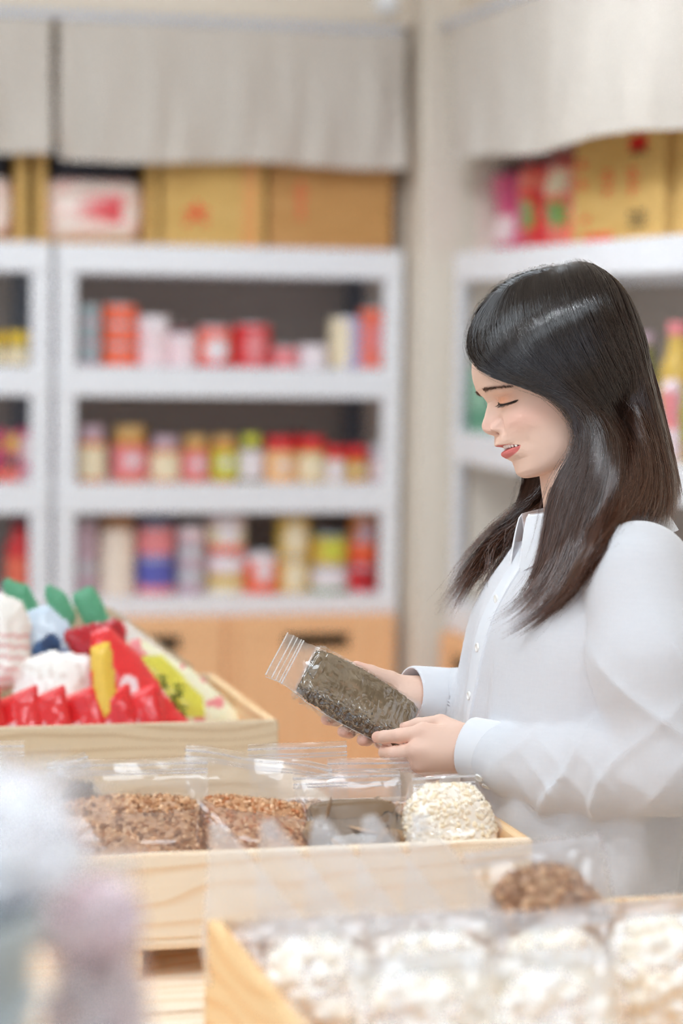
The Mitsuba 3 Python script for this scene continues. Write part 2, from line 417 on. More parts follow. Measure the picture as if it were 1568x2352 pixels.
curtain(cz(136, 200)[0] - .92, cz(117, 200)[0], 2.236, cz(0, 358)[2], cz(117, 358)[2], I3, tc, 'beige curtain cut off by the left picture edge', 5)
XC = SX - .055
tr = np.array([XC, YR0, 0])
ya, yb2, yc2 = (YR0 - hit(px, 250, 0, XC)[1] for px in (1030, 1305, 1800))
curtain(ya, yb2 + .03, 2.236, hit(1030, 374, 0, XC)[2], hit(1300, 338, 0, XC)[2], MR, tr, 'beige curtain next to the corner column, above the glossy snack packs', 11)
curtain(yb2 - .02, yc2, 2.236, hit(1300, 334, 0, XC)[2], hit(1568, 304, 0, XC)[2] - .004, MR, tr + np.array([-.035, 0, 0]), 'beige curtain with a bright pool of light, above the cartons at right', 17, .014)
mat('m_rod', srgb(205, 207, 214), .3, .5, metallic=.3)
t = thing('curtain_rod', 'grey metal curtain rod along the top of the middle curtain', 'curtain rod')
single(t, tube([[XL + .9, YC, 2.245], [1.70, YC, 2.245]], .011, 12), 'm_rod')
t = thing('curtain_rod', 'grey metal curtain rod above the right wall curtains', 'curtain rod')
single(t, tube([[XC - .0, 5.93, 2.247], [XC - .0, 3.9, 2.247]], .011, 12), 'm_rod')
# rod ends are held by brackets on the beams
p = hit(893, 4, 1, SY - .03)
t = thing('wall_lamp_fitting', 'small white round fitting on the beam above the middle curtain', 'fitting')
fit = lathe([(0, 0), (.032, 0), (.032, 0), (.032, .022), (.024, .032), (0, .034)], 24)
single(t, moved(fit, rot([1, 0, 0], 90), [p[0], SY - .001, p[2]]), 'm_housing')
# ------------------------------------------------------------------ goods on the shelves
mat('m_tin', srgb(205, 205, 210), .3, .5, metallic=.5)
C = dict(white=srgb(238, 228, 230), pinkwhite=srgb(240, 216, 218), red=srgb(214, 48, 52), darkred=srgb(150, 30, 40), orange=srgb(240, 104, 62), coral=srgb(238, 120, 96), peach=srgb(246, 196, 140), cream=srgb(242, 226, 192),
         mauve=srgb(196, 168, 178), tan=srgb(206, 164, 104), pink=srgb(232, 140, 142), yellow=srgb(226, 190, 60), lime=srgb(206, 206, 74), green=srgb(110, 150, 70), blue=srgb(96, 98, 176), navy=srgb(44, 42, 88), lav=srgb(190, 186, 214), grey=srgb(200, 198, 202),
         teal=srgb(158, 176, 178), brown=srgb(176, 130, 92), amber=srgb(214, 126, 40), gold=srgb(216, 178, 84), dark=srgb(40, 32, 30), magenta=srgb(206, 70, 120), sky=srgb(150, 190, 220), olive=srgb(120, 116, 50))
def wrap_colour(bands, patch=None, face=-np.pi / 2):
    """bands: (height fraction, colour) from the bottom; patch: (colour, angle width, z0, z1)."""
    def fn(th, z, h):
        c = np.zeros((len(th), 3)); s = z / h
        for lim, col in sorted(bands, key=lambda b: -b[0]):
            c[s <= lim + 1e-6] = C[col]
        if patch is not None:
            col, w, z0, z1 = patch
            d = (th - face + np.pi) % (2 * np.pi) - np.pi
            zc, zr = (z0 + z1) / 2, (z1 - z0) / 2
            c[((d / w) ** 2 + ((s - zc) / zr) ** 2) < 1] = C[col]
        return c
    return fn
def put_at(m, p): return moved(m, None, p)
def can(p, r, h, bands, label, cat_='can', group=None, patch=None, face=-np.pi / 2, lid=None, bsdf='m_vc_satin', name='tin_can'):
    t = thing(name, label, cat_, group)
    z0 = .004
    zs = np.linspace(z0, h - z0, 15)
    prof = [(r * .93, z0), (r, z0 + .001)] + [(r, z) for z in zs] + [(r * .95, h - z0 + .001)]
    fn = wrap_colour(bands, patch, face)
    m, c = lathe(prof, 28, cfun=lambda th, z: fn(th, z, h))
    part(t, 'wrapper', put_at(m, p), bsdf, True, c)
    lt = [(0, h - .004), (r * .9, h - .004), (r * .9, h - .004), (r * .93, h), (r * .99, h), (r * .99, h), (r * 1.0, h - .004), (r * .95, h - .005)]
    if lid is None:
        part(t, 'top_rim', put_at(lathe(lt, 24), p), 'm_tin')
    else:
        m, c = lathe([(r * 1.02, h - .016), (r * 1.02, h - .016), (r * 1.02, h - .001), (r * .99, h), (r * .99, h), (0, h)], 24, colors=[C[lid]] * 6)
        part(t, 'lid', put_at(m, p), 'm_vc_satin', True, c)
    part(t, 'base_rim', put_at(lathe([(0, .002), (r * .9, .002), (r * .96, 0), (r, .002), (r * .96, .006)], 24), p), 'm_tin')
    return t
def jar(p, r, h, body, lab, lid, label, cat_='jar', neck=.8, lid_h=.2, name='glass_jar', group=None, shoulder=.12, lab2=None, face=-np.pi / 2):
    t = thing(name, label, cat_, group)
    hb = h * (1 - lid_h)
    prof = [(0, 0), (r * .9, 0), (r * .98, .004), (r, .012)] + [(r, z) for z in np.linspace(.014, hb * (1 - shoulder) - .01, 5)] + [(r * .97, hb * (1 - shoulder * .6)), (r * (neck + .06), hb * .97), (r * neck, hb), (r * neck, hb + .002), (0, hb + .002)]
    m, c = lathe(prof, 28, colors=[C[body]] * len(prof))
    part(t, 'body', put_at(m, p), 'm_vc_gloss', True, c)
    if lab:
        z0, z1 = hb * .1, hb * (.98 - shoulder)
        fn = wrap_colour([(.5, lab), (1.0, lab2 or lab)], ('white', .5, .42, .72) if lab2 is None and lab not in ('white', 'cream') else None, face)
        zs = np.linspace(z0, z1, 10)
        m, c = lathe([(r + .0002, z0)] + [(r + .0011, z) for z in zs] + [(r + .0002, z1)], 32, cfun=lambda th, z: fn(th, z - z0, z1 - z0))
        part(t, 'label', put_at(m, p), 'm_vc_matt', True, c)
    rl = r * (neck + .06)
    m, c = lathe([(rl * .98, hb), (rl, hb + .001), (rl, hb + .001), (rl, h - .003), (rl * .97, h), (rl * .97, h), (0, h - .001)], 28, colors=[C[lid]] * 7)
    part(t, 'lid', put_at(m, p), 'm_vc_satin', True, c)
    return t
def bottle(p, r, h, body, lab, cap, label, name='bottle', neck_r=.35, face=-np.pi / 2):
    t = thing(name, label, 'bottle')
    prof = [(0, 0), (r * .9, 0), (r, .01)] + [(r, z) for z in np.linspace(.015, h * .62, 5)] + [(r * .93, h * .68), (r * .7, h * .76), (r * (neck_r + .06), h * .83), (r * neck_r, h * .9), (r * neck_r, h * .92), (0, h * .92)]
    m, c = lathe(prof, 26, colors=[C[body]] * len(prof)); part(t, 'body', put_at(m, p), 'm_vc_gloss', True, c)
    if lab:
        m, c = lathe([(r + .0002, h * .14)] + [(r + .001, z) for z in np.linspace(h * .14, h * .52, 6)] + [(r + .0002, h * .52)], 26, colors=[C[lab]] * 8)
        part(t, 'label', put_at(m, p), 'm_vc_matt', True, c)
    rc = r * (neck_r + .1)
    m, c = lathe([(rc, h * .9), (rc, h * .9), (rc, h * .995), (rc * .9, h), (0, h)], 22, colors=[C[cap]] * 5); part(t, 'cap', put_at(m, p), 'm_vc_satin', True, c)
    return t
def slot(px0, px1, ptop, zb, off):
    """Standing place on the back shelving: centre, radius and height from the photograph's outline."""
    Y = SY + off
    a, b = hit(px0, 900, 1, Y), hit(px1, 900, 1, Y)
    r = (b[0] - a[0]) / 2 * .985
    top = hit((px0 + px1) / 2, ptop, 1, Y)[2]
    return np.array([(a[0] + b[0]) / 2, Y, zb + .0005]), r, max(.03, top - zb)
E = .0006
# row 1 (upper cans)
z = LV[1]
p, r, h = slot(180, 230, 700, z, .09)
for k in range(3):
    can(p + [0, 0, k * h / 3], r, h / 3 - E, [(.3, 'mauve'), (1, 'teal')], ['grey blue tin at the left post, lowest of its stack of three', 'grey blue tin at the left post, middle of its stack of three', 'grey blue tin at the left post, topmost of its stack of three'][k], group='grey blue tins in a stack')
p, r, h = slot(233, 314, 698, z, .10)
for k in range(3):
    can(p + [0, 0, k * h / 3], r, h / 3 - E, [(.12, 'coral'), (.9, 'orange'), (1, 'coral')], ['orange red tin, lowest in the tall stack on the upper shelf', 'orange red tin, middle one in the tall stack on the upper shelf', 'orange red tin on top of the tall stack on the upper shelf'][k], group='orange red tins in a stack', patch=('coral', .6, .3, .8))
p, r, h = slot(316, 387, 726, z, .09); can(p, r, h, [(.75, 'pinkwhite'), (1, 'white')], 'tall pale pink can beside the orange tin stack', lid='white')
p, r, h = slot(392, 440, 750, z, .21); can(p, r, h, [(1, 'darkred')], 'dark red can behind the short pale can')
p, r, h = slot(385, 450, 766, z, .09); can(p, r, h, [(1, 'pinkwhite')], 'short pale pink can in front of the dark red can', lid='white')
p, r, h = slot(453, 529, 748, z, .09); can(p, r, h, [(.12, 'red'), (.85, 'coral'), (1, 'pink')], 'red can with a round white label on the upper shelf', patch=('white', .75, .15, .7))
p, r, h = slot(534, 619, 744, z, .09); can(p, r, h, [(1, 'red')], 'plain red can with a painted pink highlight in the middle of the upper shelf', patch=('pink', .55, .1, .85))  # the pink patch is a highlight put into the wrapper colour
p, r, h = slot(622, 682, 796, z, .09); can(p, r, h, [(1, 'pink')], 'short pink can right of the plain red can')
p, r, h = slot(685, 750, 792, z, .09); can(p, r, h, [(1, 'white')], 'short white can right of the short pink can', lid='white')
p, r, h = slot(752, 836, 728, z, .12); can(p, r, h, [(1, 'lav')], 'tall lavender and beige can near the right post', patch=('cream', 1.0, -.2, 1.2), face=-np.pi / 2 - 1.1)
p, r, h = slot(822, 890, 708, z, .10); can(p, r, h, [(.8, 'coral'), (1, 'orange')], 'tall orange can at the right post of the upper shelf', patch=('pink', .5, .2, .8))
# row 2 (jars)
z = LV[2]
for (a, b, top, off, body, lab, lid, kw, lb) in (
        (178, 244, 978, .09, 'amber', 'cream', 'mauve', dict(lid_h=.26), 'cream labelled jar with a mauve lid at the left post'),
        (257, 341, 978, .10, 'amber', 'pink', 'tan', dict(lid_h=.25), 'large orange jar with a pink red label and tan lid'),
        (345, 416, 1002, .09, 'amber', 'cream', 'mauve', dict(lid_h=.27), 'cream labelled jar right of the large orange jar'),
        (419, 483, 1000, .09, 'amber', 'pink', 'tan', dict(lid_h=.24), 'slim orange jar with a pink label and tan lid'),
        (485, 546, 1000, .09, 'amber', 'lime', 'tan', dict(lid_h=.2), 'jar with a bright lime yellow label'),
        (549, 607, 998, .09, 'olive', 'white', 'lime', dict(lid_h=.22, neck=.68), 'dark jar with a white label and lime green lid'),
        (611, 681, 1003, .09, 'peach', 'peach', 'red', dict(lid_h=.3, neck=.94), 'peach coloured jar with a wide red lid'),
        (684, 747, 1003, .09, 'gold', 'cream', 'red', dict(lid_h=.3, neck=.94), 'cream yellow jar with a wide red lid'),
        (749, 796, 1024, .09, 'cream', 'white', 'red', dict(lid_h=.36, neck=.94), 'short jar with a white label and red lid'),
        (798, 847, 1024, .09, 'amber', 'gold', 'red', dict(lid_h=.36, neck=.94), 'short jar with a golden label and red lid'),
        (849, 890, 1020, .10, 'mauve', 'pinkwhite', 'grey', dict(lid_h=.3), 'greyish pink jar at the right post of the jar shelf')):
    p, r, h = slot(a, b, top, z, off); jar(p, r, h, body, lab, lid, lb, **kw)
p, r, h = slot(300, 352, 985, z, .24); jar(p, r, h, 'dark', None, 'dark', 'dark jar behind the large orange jar')
p, r, h = slot(655, 705, 996, z, .22); jar(p, r, h, 'darkred', None, 'darkred', 'dark red lidded jar behind the two wide red lids', neck=.94)
# row 3 (tall cans and bottles)
z = LV[3]
def stack(px0, px1, top, off, specs, labs, group=None, cat_='can'):
    p, r, h = slot(px0, px1, top, z, off); zz = 0
    for (frac, bands, patch, lid), lb in zip(specs, labs):
        can(p + [0, 0, zz], r, h * frac - E, bands, lb, cat_, group, patch, lid=lid); zz += h * frac
stack(172, 226, 1192, .09, [(.42, [(.7, 'mauve'), (1, 'grey')], None, None), (.58, [(1, 'mauve')], None, None)], ['lower grey mauve can at the left post of the bottom shelf', 'upper mauve can at the left post of the bottom shelf'])
p, r, h = slot(230, 313, 1170, z, .10)
t = thing('carton_bottle', 'tall cream bottle with a brown upper half on the bottom shelf', 'bottle')
prof = [(0, 0), (r * .92, 0), (r, .006)] + [(r, q) for q in np.linspace(.01, h * .62, 5)] + [(r * .97, h * .72), (r * .9, h * .78), (r * .9, h * .78)]
m, c = lathe(prof, 28, colors=[C['cream'] * .6 + C['pinkwhite'] * .4] * len(prof)); part(t, 'body', put_at(m, p), 'm_vc_satin', True, c)
m, c = lathe([(r * .9, h * .78), (r * .92, h * .79), (r * .92, h * .79), (r * .92, h * .99), (r * .88, h), (r * .88, h), (0, h)], 28, colors=[C['brown']] * 7); part(t, 'cap', put_at(m, p), 'm_vc_matt', True, c)
stack(318, 403, 1155, .10, [(.40, [(.3, 'pink'), (1, 'blue')], None, None), (.36, [(.16, 'blue'), (.95, 'pink'), (1, 'navy')], ('pink', .9, .2, .9), None), (.24, [(1, 'navy')], None, None)],
      ['blue can with a pink foot, lowest of the navy stack', 'navy can with a pink red band, second in its stack', 'navy can at the top of the blue and pink stack'])
stack(410, 474, 1208, .09, [(.36, [(.5, 'mauve'), (1, 'grey')], None, None), (.34, [(.5, 'mauve'), (1, 'grey')], None, None), (.30, [(.4, 'mauve'), (1, 'pinkwhite')], None, None)],
      ['pale grey can at the bottom of the slim grey stack', 'pale grey can in the middle of the slim grey stack', 'pale pink can on top of the slim grey stack'])
stack(478, 567, 1182, .10, [(.5, [(.3, 'cream'), (.5, 'gold'), (1, 'pinkwhite')], ('white', .5, .5, .9), None), (.5, [(.3, 'coral'), (.75, 'cream'), (1, 'pinkwhite')], ('white', .6, .3, .9), None)],
      ['lower white and yellow can in the middle of the bottom shelf', 'upper white and yellow can with an orange rim below'])
p, r, h = slot(569, 641, 1268, z, .09); can(p, r, h, [(.3, 'orange'), (.8, 'coral'), (1, 'white')], 'short red and white can before a dark gap on the bottom shelf', patch=('pinkwhite', .6, .3, .9))
stack(637, 716, 1180, .10, [(.45, [(1, 'gold')], ('cream', .7, .1, .9), None), (.55, [(1, 'gold')], ('cream', .7, .1, .8), None)], ['lower yellow can right of the short red and white can', 'upper yellow can right of the short red and white can'], )
stack(717, 806, 1224, .10, [(.45, [(.2, 'green'), (.8, 'white'), (1, 'grey')], ('white', .7, .2, .9), None), (.55, [(.85, 'gold'), (1, 'green')], ('lime', .7, .2, .8), None)],
      ['whitish green can below the lime can near the right post', 'lime yellow can with a green rim near the right post'])
stack(806, 872, 1178, .10, [(.32, [(1, 'red')], ('darkred', .4, .3, .8), None), (.33, [(.25, 'red'), (1, 'orange')], None, None), (.35, [(.15, 'red'), (1, 'amber')], ('mauve', .7, .1, .7), None)],
      ['red can at the foot of the red and orange stack by the right post', 'orange can in the middle of the red and orange stack', 'amber can on top of the red and orange stack by the right post'])
# left unit
z = LV[1]
p, r, h = slot(15, 70, 762, z, .09); jar(p, r, h, 'olive', 'cream', 'yellow', 'green jar with a cream label and broad yellow lid, whole one at left', lid_h=.4, neck=.95)
p, r, h = slot(-48, 10, 762, z, .09); jar(p, r, h, 'olive', 'cream', 'yellow', 'green jar with a yellow lid, cut by the left picture edge', lid_h=.4, neck=.95)
z = LV[3]
p, r, h = slot(15, 78, 1195, z, .09); bottle(p, r, h, 'red', 'coral', 'darkred', 'red sauce bottle on the bottom shelf at the left picture edge', neck_r=.5)

# soft packets
def pillow_pack(p, w, h, th, col, label, M=None, cat_='packet', patches=(), name='snack_packet', seed=0, lean=0.0, bsdf='m_vc_gloss', group=None, crimp=.012):
    """A sealed pillow bag with crimped ends: local x width, z height, y thickness (front at -y)."""
    t = thing(name, label, cat_, group)
    r_ = np.random.default_rng(seed)
    nu, nv = 26, 40
    rings, cols = [], []
    for s in np.linspace(0, 1, nu):
        e = max(0.0, min(1, min(s, 1 - s) * 7)) ** .6
        wv = w / 2 * (1 - .05 * e) ; tv = th / 2 * e * (1 + .15 * math.sin(s * 9 + seed)) + .0012
        a = np.linspace(0, 2 * np.pi, nv, endpoint=False)
        x = wv * np.sign(np.cos(a)) * np.abs(np.cos(a)) ** .75; y = tv * np.sign(np.sin(a)) * np.abs(np.sin(a)) ** 1.1
        zz = s * h + 0 * a
        rings.append(np.stack([x, y, zz], -1))
    V = np.array(rings)
    nz = meshkit.fbm(V * 38 + seed * 3.1, 3) - .5
    V[..., 1] += nz * th * .22 * np.minimum(1, np.minimum(np.linspace(0, 1, nu), 1 - np.linspace(0, 1, nu)) * 8)[:, None]
    m = loft(V); v = np.asarray(m.vertices)
    c = np.tile(C[col] if isinstance(col, str) else col, (len(v), 1))
    for (pc, x0, x1, z0, z1) in patches:
        sel = (v[:, 0] / w > x0) & (v[:, 0] / w < x1) & (v[:, 2] / h > z0) & (v[:, 2] / h < z1) & (v[:, 1] < 0.002)
        c[sel] = C[pc] if isinstance(pc, str) else pc
    v = v @ rot([1, 0, 0], -lean).T
    if M is not None: v = v @ np.asarray(M).T
    m = trimesh.Trimesh(v + p, m.faces, process=False)
    part(t, 'pouch', m, bsdf, True, c)
    for z0 in (0.0005, h - crimp):
        q = rbox((-w / 2, -.002, z0), (w / 2, .002, z0 + crimp), .0008); qv = np.asarray(q.vertices) @ rot([1, 0, 0], -lean).T
        if M is not None: qv = qv @ np.asarray(M).T
        cq = np.tile(C[col] if isinstance(col, str) else col, (len(qv), 1))
        part(t, 'seal', trimesh.Trimesh(qv + p, q.faces, process=False), bsdf, True, cq)
    return t
z = LV[2]
for k, (a, b, top, col, pt, lb) in enumerate(((-75, 8, 985, 'magenta', [('coral', -.5, .5, 0, .25), ('yellow', -.2, .3, .6, .8)], 'magenta packet cut by the left picture edge'), (6, 46, 992, 'pink', [('yellow', -.3, .4, .65, .9), ('dark', -.4, .4, .3, .5), ('coral', -.5, .5, 0, .25)], 'pink and yellow packet beside the left picture edge'), (40, 82, 985, 'magenta', [('pinkwhite', -.4, .4, .35, .85), ('white', -.5, .5, 0, .2)], 'magenta packet with a pale centre beside the left shelf post'))):
    p, r, h = slot(a, b, top, z, .10 + .01 * k); pillow_pack(p, 2 * r, h, .05, col, lb, patches=pt, seed=k)

# ------------------------------------------------------------------ cartons on the top shelves
def card_fn(c0, c1):
    c0, c1 = c0.tolist(), c1.tolist()
    def fn(p, n, uv):
        return mikit.mix(c0, c1, mikit.fbm(p.x * 7, p.y * 7, p.z * 30, 3))
    return mikit.proc(fn)
mat('m_card', card_fn(srgb(222, 184, 118), srgb(206, 164, 96)), .8, .2)
mat('m_card_brown', card_fn(srgb(206, 158, 104), srgb(190, 140, 86)), .8, .2)
mat('m_print_red', srgb(226, 96, 66), .8, .2)
mat('m_print_dark', srgb(96, 80, 56), .8, .2)
mat('m_tape', srgb(222, 160, 96), .25, .5)
def strokes(items, th=.0008):
    """Printed strokes in the local xz plane: (x0, z0, x1, z1, width)."""
    out = []
    for x0, z0, x1, z1, w in items:
        d = np.array([x1 - x0, z1 - z0]); L = np.hypot(*d) + 1e-9; n = np.array([-d[1], d[0]]) / L * w / 2
        q = np.array([[x0, z0] + n, [x1, z1] + n, [x1, z1] - n, [x0, z0] - n])
        v = np.array([[a, y, b] for y in (-th, 0.0) for a, b in q])
        out.append(trimesh.convex.convex_hull(v))
    return cat(out)
def carton(lo, hi, bsdf, label, M=None, t0=None, prints=(), tape=None, name='cardboard_carton', flaps=True):
    T = (lambda m: m) if M is None else (lambda m: moved(m, M, t0))
    t = thing(name, label, 'cardboard box')
    (x0, y0, z0), (x1, y1, z1) = lo, hi
    part(t, 'body', T(rbox(lo, (x1, y1, z1 - .006), .004)), bsdf)
    part(t, 'top_flap', T(rbox((x0 + .001, y0 + .001, z1 - .0055), (x1 - .001, (y0 + y1) / 2 - .001, z1), .001)), bsdf)
    part(t, 'top_flap', T(rbox((x0 + .001, (y0 + y1) / 2 + .001, z1 - .0055), (x1 - .001, y1 - .001, z1), .001)), bsdf)
    for items, pm in prints:
        for it in items: part(t, 'printing', T(moved(strokes([it]), None, (0, y0 - .0002, 0))), pm)
    if tape: part(t, 'tape', T(rbox((tape[0], y0 - .0012, z0 + .004), (tape[1], y0 - .0002, z1 - .006), .0004)), 'm_tape')
    return t
Yb = SY + .03; zt0 = LV[0] + .0005
bx = lambda px, Y=Yb: hit(px, 500, 1, Y)[0]
bz = lambda py, Y=Yb: hit(500, py, 1, Y)[2]
x0, x1 = bx(372), bx(608)
cx = bx(452); cz0 = bz(492); s = .03
big = [(cx - s, cz0 + .2 * s, cx + s, cz0 + .3 * s, .012), (cx, cz0 + s, cx, cz0 - .1 * s, .012), (cx, cz0 + .2 * s, cx - s, cz0 - s, .012), (cx, cz0 + .1 * s, cx + .9 * s, cz0 - .9 * s, .012)]
carton((x0, Yb, zt0), (x1, Yb + .34, LV[0] + .27), 'm_card', 'yellow tan carton with a red character on its front, middle of the top shelf', prints=[(big, 'm_print_red')], tape=(bx(556), bx(592)))
x0b, x1b = bx(618), bx(900)
c2 = bx(690)
carton((x0b, Yb, zt0), (x1b, Yb + .34, LV[0] + .265), 'm_card_brown', 'browner carton with a faded red stripe beside the column', prints=[([(c2, bz(410), c2, bz(500), .02), (c2 - .02, bz(440), c2 + .02, bz(440), .012)], 'm_print_faded')])
mat('m_print_faded', srgb(214, 124, 84), .8, .2)
def open_carton(xL, xR, front, label, pack):
    """A carton whose front is torn open, holding a bag of packs."""
    t = thing('open_carton', label, 'cardboard box')
    b = .012; z1 = LV[0] + .27
    part(t, 'side', rbox((xL, Yb, zt0), (xL + b * 2.2, Yb + .34, z1), .002), 'm_card'); part(t, 'side', rbox((xR - b * 2.2, Yb, zt0), (xR, Yb + .34, z1), .002), 'm_card')
    part(t, 'floor_flap', rbox((xL + b * 2.2, Yb, zt0), (xR - b * 2.2, Yb + .34, zt0 + .006), .001), 'm_card')
    part(t, 'back', rbox((xL + b * 2.2, Yb + .33, zt0 + .006), (xR - b * 2.2, Yb + .34, z1), .001), 'm_card')
    part(t, 'top', rbox((xL + b * 2.2, Yb + .05, z1 - .005), (xR - b * 2.2, Yb + .33, z1), .001), 'm_card')
    xa_, xb_ = xL + b * 2.2 + .002, xR - b * 2.2 - .002
    g = thing('bag_of_packs', pack, 'bag', None)
    h = bz(418) - LV[0] - .008
    nu, nv = 20, 48
    V = []
    for s in np.linspace(0, 1, nu):
        e = min(1, min(s, 1 - s) * 6) ** .4
        a = np.linspace(0, 2 * np.pi, nv, endpoint=False)
        x = (xb_ - xa_) / 2 * (.86 + .14 * e) * np.sign(np.cos(a)) * np.abs(np.cos(a)) ** .35; y = .1 * (.8 + .2 * e) * np.sign(np.sin(a)) * np.abs(np.sin(a)) ** .35
        V.append(np.stack([x, y, 0 * a + s * h], -1))
    V = np.array(V); V[..., 1] -= (meshkit.fbm(V * 30, 3) - .5) * .02; V[..., 0] *= 1 - .03 * meshkit.noise(V * 40)
    m = loft(V); v = np.asarray(m.vertices) + [(xa_ + xb_) / 2, Yb + .125, zt0 + .0065]
    c = np.tile(srgb(238, 220, 208), (len(v), 1))
    n1 = meshkit.fbm(v * 45, 3); c[n1 > .6] = srgb(240, 190, 180)
    xm = (xa_ + xb_) / 2; zr = (v[:, 2] - zt0) / h
    sel = (np.abs(v[:, 0] - xm - .01) < .06) & (zr > .3) & (zr < .82) & (meshkit.noise(v * 60, 4) > .42); c[sel] = srgb(226, 70, 80)
    part(g, 'wrapper', trimesh.Trimesh(v, m.faces, process=False), 'm_vc_gloss', True, c)
    k = rbox((xa_ + .02, Yb + .04, zt0 + h + .008), (xb_ - .02, Yb + .2, z1 - .02), .012)
    part(g, 'dark_top', k, 'm_blue_black', label='black bag neck')
mat('m_blue_black', srgb(30, 32, 44), .3, .5)
open_carton(bx(82), bx(362), None, 'torn open carton above the left end of the middle shelving', 'bag of white packs with red print inside the open carton')
open_carton(bx(62) - .30, bx(62), None, 'torn open carton cut by the left picture edge', 'bag of pale packs in the carton at the left picture edge')

# right unit: local frame as the shelving's (x towards the camera, y into the wall)
tR = np.array([SX + .03, YR0, 0])
ly = lambda px, X=SX + .03: YR0 - hit(px, 480, 0, X)[1]
zr0 = LVR[0] + .0005
a0, a1, a2, a3 = ly(1316), ly(1520), ly(1548), ly(1548) + .36
def lz(px, py, X=SX + .03): return hit(px, py, 0, X)[2]
m1 = lambda px, py: (ly(px), lz(px, py))
pr = []
for px, py in ((1395, 425), (1452, 420)):
    x, zz = m1(px, py); pr += [(x - .035, zz + .012, x + .035, zz + .012, .007), (x - .02, zz - .012, x + .03, zz - .012, .007), (x, zz + .03, x - .01, zz - .03, .008), (x - .03, zz + .028, x + .02, zz + .028, .006)]
x, zz = m1(1335, 380); pr += [(x - .02, zz, x + .02, zz, .02), (x - .02, zz - .04, x + .02, zz - .045, .02)]
x, zz = m1(1345, 505); pr += [(x - .02, zz, x + .02, zz, .014)]
x, zz = m1(1370, 545); pr += [(x - .08, zz, x + .1, zz, .016)]
x, zz = m1(1462, 328); pr2 = [(x - .05, zz, x + .05, zz, .03)]
dk = []
for py in (487, 497, 510, 519): x, zz = m1(1464, py); dk.append((x - .05, zz, x + .05, zz, .006))
x, zz = m1(1464, 350); dk.append((x - .05, zz, x + .05, zz, .008))
carton((a0, 0, zr0), (a1, .33, LVR[0] + .30), 'm_card', 'yellow tan carton with red characters and black print at upper right', MR, tR, prints=[(pr, 'm_print_red'), (pr2, 'm_print_deep'), (dk, 'm_print_dark')])
mat('m_print_deep', srgb(196, 40, 40), .8, .2)
carton((a2, .0, zr0), (a3, .33, LVR[0] + .29), 'm_card', 'plain yellow tan carton cut by the right picture edge', MR, tR)
# glossy snack packs between the side panel and the carton
xs0, xs1 = ly(1082), ly(1306)
pal = [('magenta', [('pinkwhite', -.3, .4, .1, .4), ('red', -.5, .5, .0, .08), ('dark', -.5, .5, .8, 1)], 'magenta snack pack nearest the corner on the right top shelf'),
       ('red', [('green', -.4, .3, .22, .5), ('coral', -.5, .5, .6, .8), ('dark', -.3, .5, .85, 1)], 'red snack pack with a green spot, second from the corner'),
       ('coral', [('green', -.3, .4, .2, .45), ('cream', -.4, .4, .55, .8), ('darkred', -.5, .5, .82, 1)], 'coral snack pack with a green spot, third from the corner'),
       ('cream', [('gold', -.5, .5, 0, .3), ('green', -.1, .5, .6, .75), ('darkred', -.5, -.1, .4, .9)], 'cream snack pack next to the carton with red characters')]
n = len(pal); wv = (xs1 - xs0) / n
for k, (col, pt, lb) in enumerate(pal):
    lx = xs0 + wv * (k + .5)
    P = tR + MR @ np.array([lx, .085 + .006 * k, zr0])
    pillow_pack(P, wv * .97, lz(1190, 345) - LVR[0], .085, col, lb, M=MR, patches=pt, seed=20 + k)
# bottles and bags behind her head, green jar beside her nose
zr1 = LVR[1] + .0005
def rslot(px0, px1, ptop, zb, inset):
    X = SX + inset
    a, b = hit(px0, 900, 0, X), hit(px1, 900, 0, X)
    r = abs(b[1] - a[1]) / 2 * abs(RIGHT[1]) / abs(RIGHT[1])
    d = depth_of((a + b) / 2); r = (px1 - px0) / 2 / FPX * d
    return np.array([X, (a[1] + b[1]) / 2, zb]), r, hit((px0 + px1) / 2, ptop, 0, X)[2] - zb
FX = np.pi
p, r, h = rslot(1066, 1152, 842, zr1, .15); jar(p, r, h, 'green2', 'teal2', 'teal2', 'pale green jar on the shelf just beyond her nose', neck=.9, lid_h=.25, face=FX) if False else None
C['green2'] = srgb(150, 186, 160); C['teal2'] = srgb(110, 158, 130)
p, r, h = rslot(1076, 1142, 846, zr1, .068); jar(p, r, h, 'green2', 'teal2', 'green2', 'pale green jar on the shelf just beyond her nose', neck=.9, lid_h=.25, face=FX, lab2='green2')
p, r, h = rslot(1515, 1600, 738, zr1, .10); bottle(p, r, h, 'gold', 'lime', 'pink', 'golden bottle with a pink cap at the right picture edge', neck_r=.55, face=FX)
p, r, h = rslot(1455, 1512, 762, zr1, .12); bottle(p, r, h, 'olive', 'gold', 'mauve', 'dark golden bottle with a mauve cap just behind her hair', neck_r=.5, face=FX)
P = hit(1542, 900, 0, SX + .035)
pillow_pack(np.array([SX + .035, P[1], zr1]), .065, .17, .035, 'pinkwhite', 'pink topped white packet in front of the golden bottle at right', M=MR, patches=[('pink', -.5, .5, .45, .85), ('coral', -.5, .5, .4, .45)], seed=31)
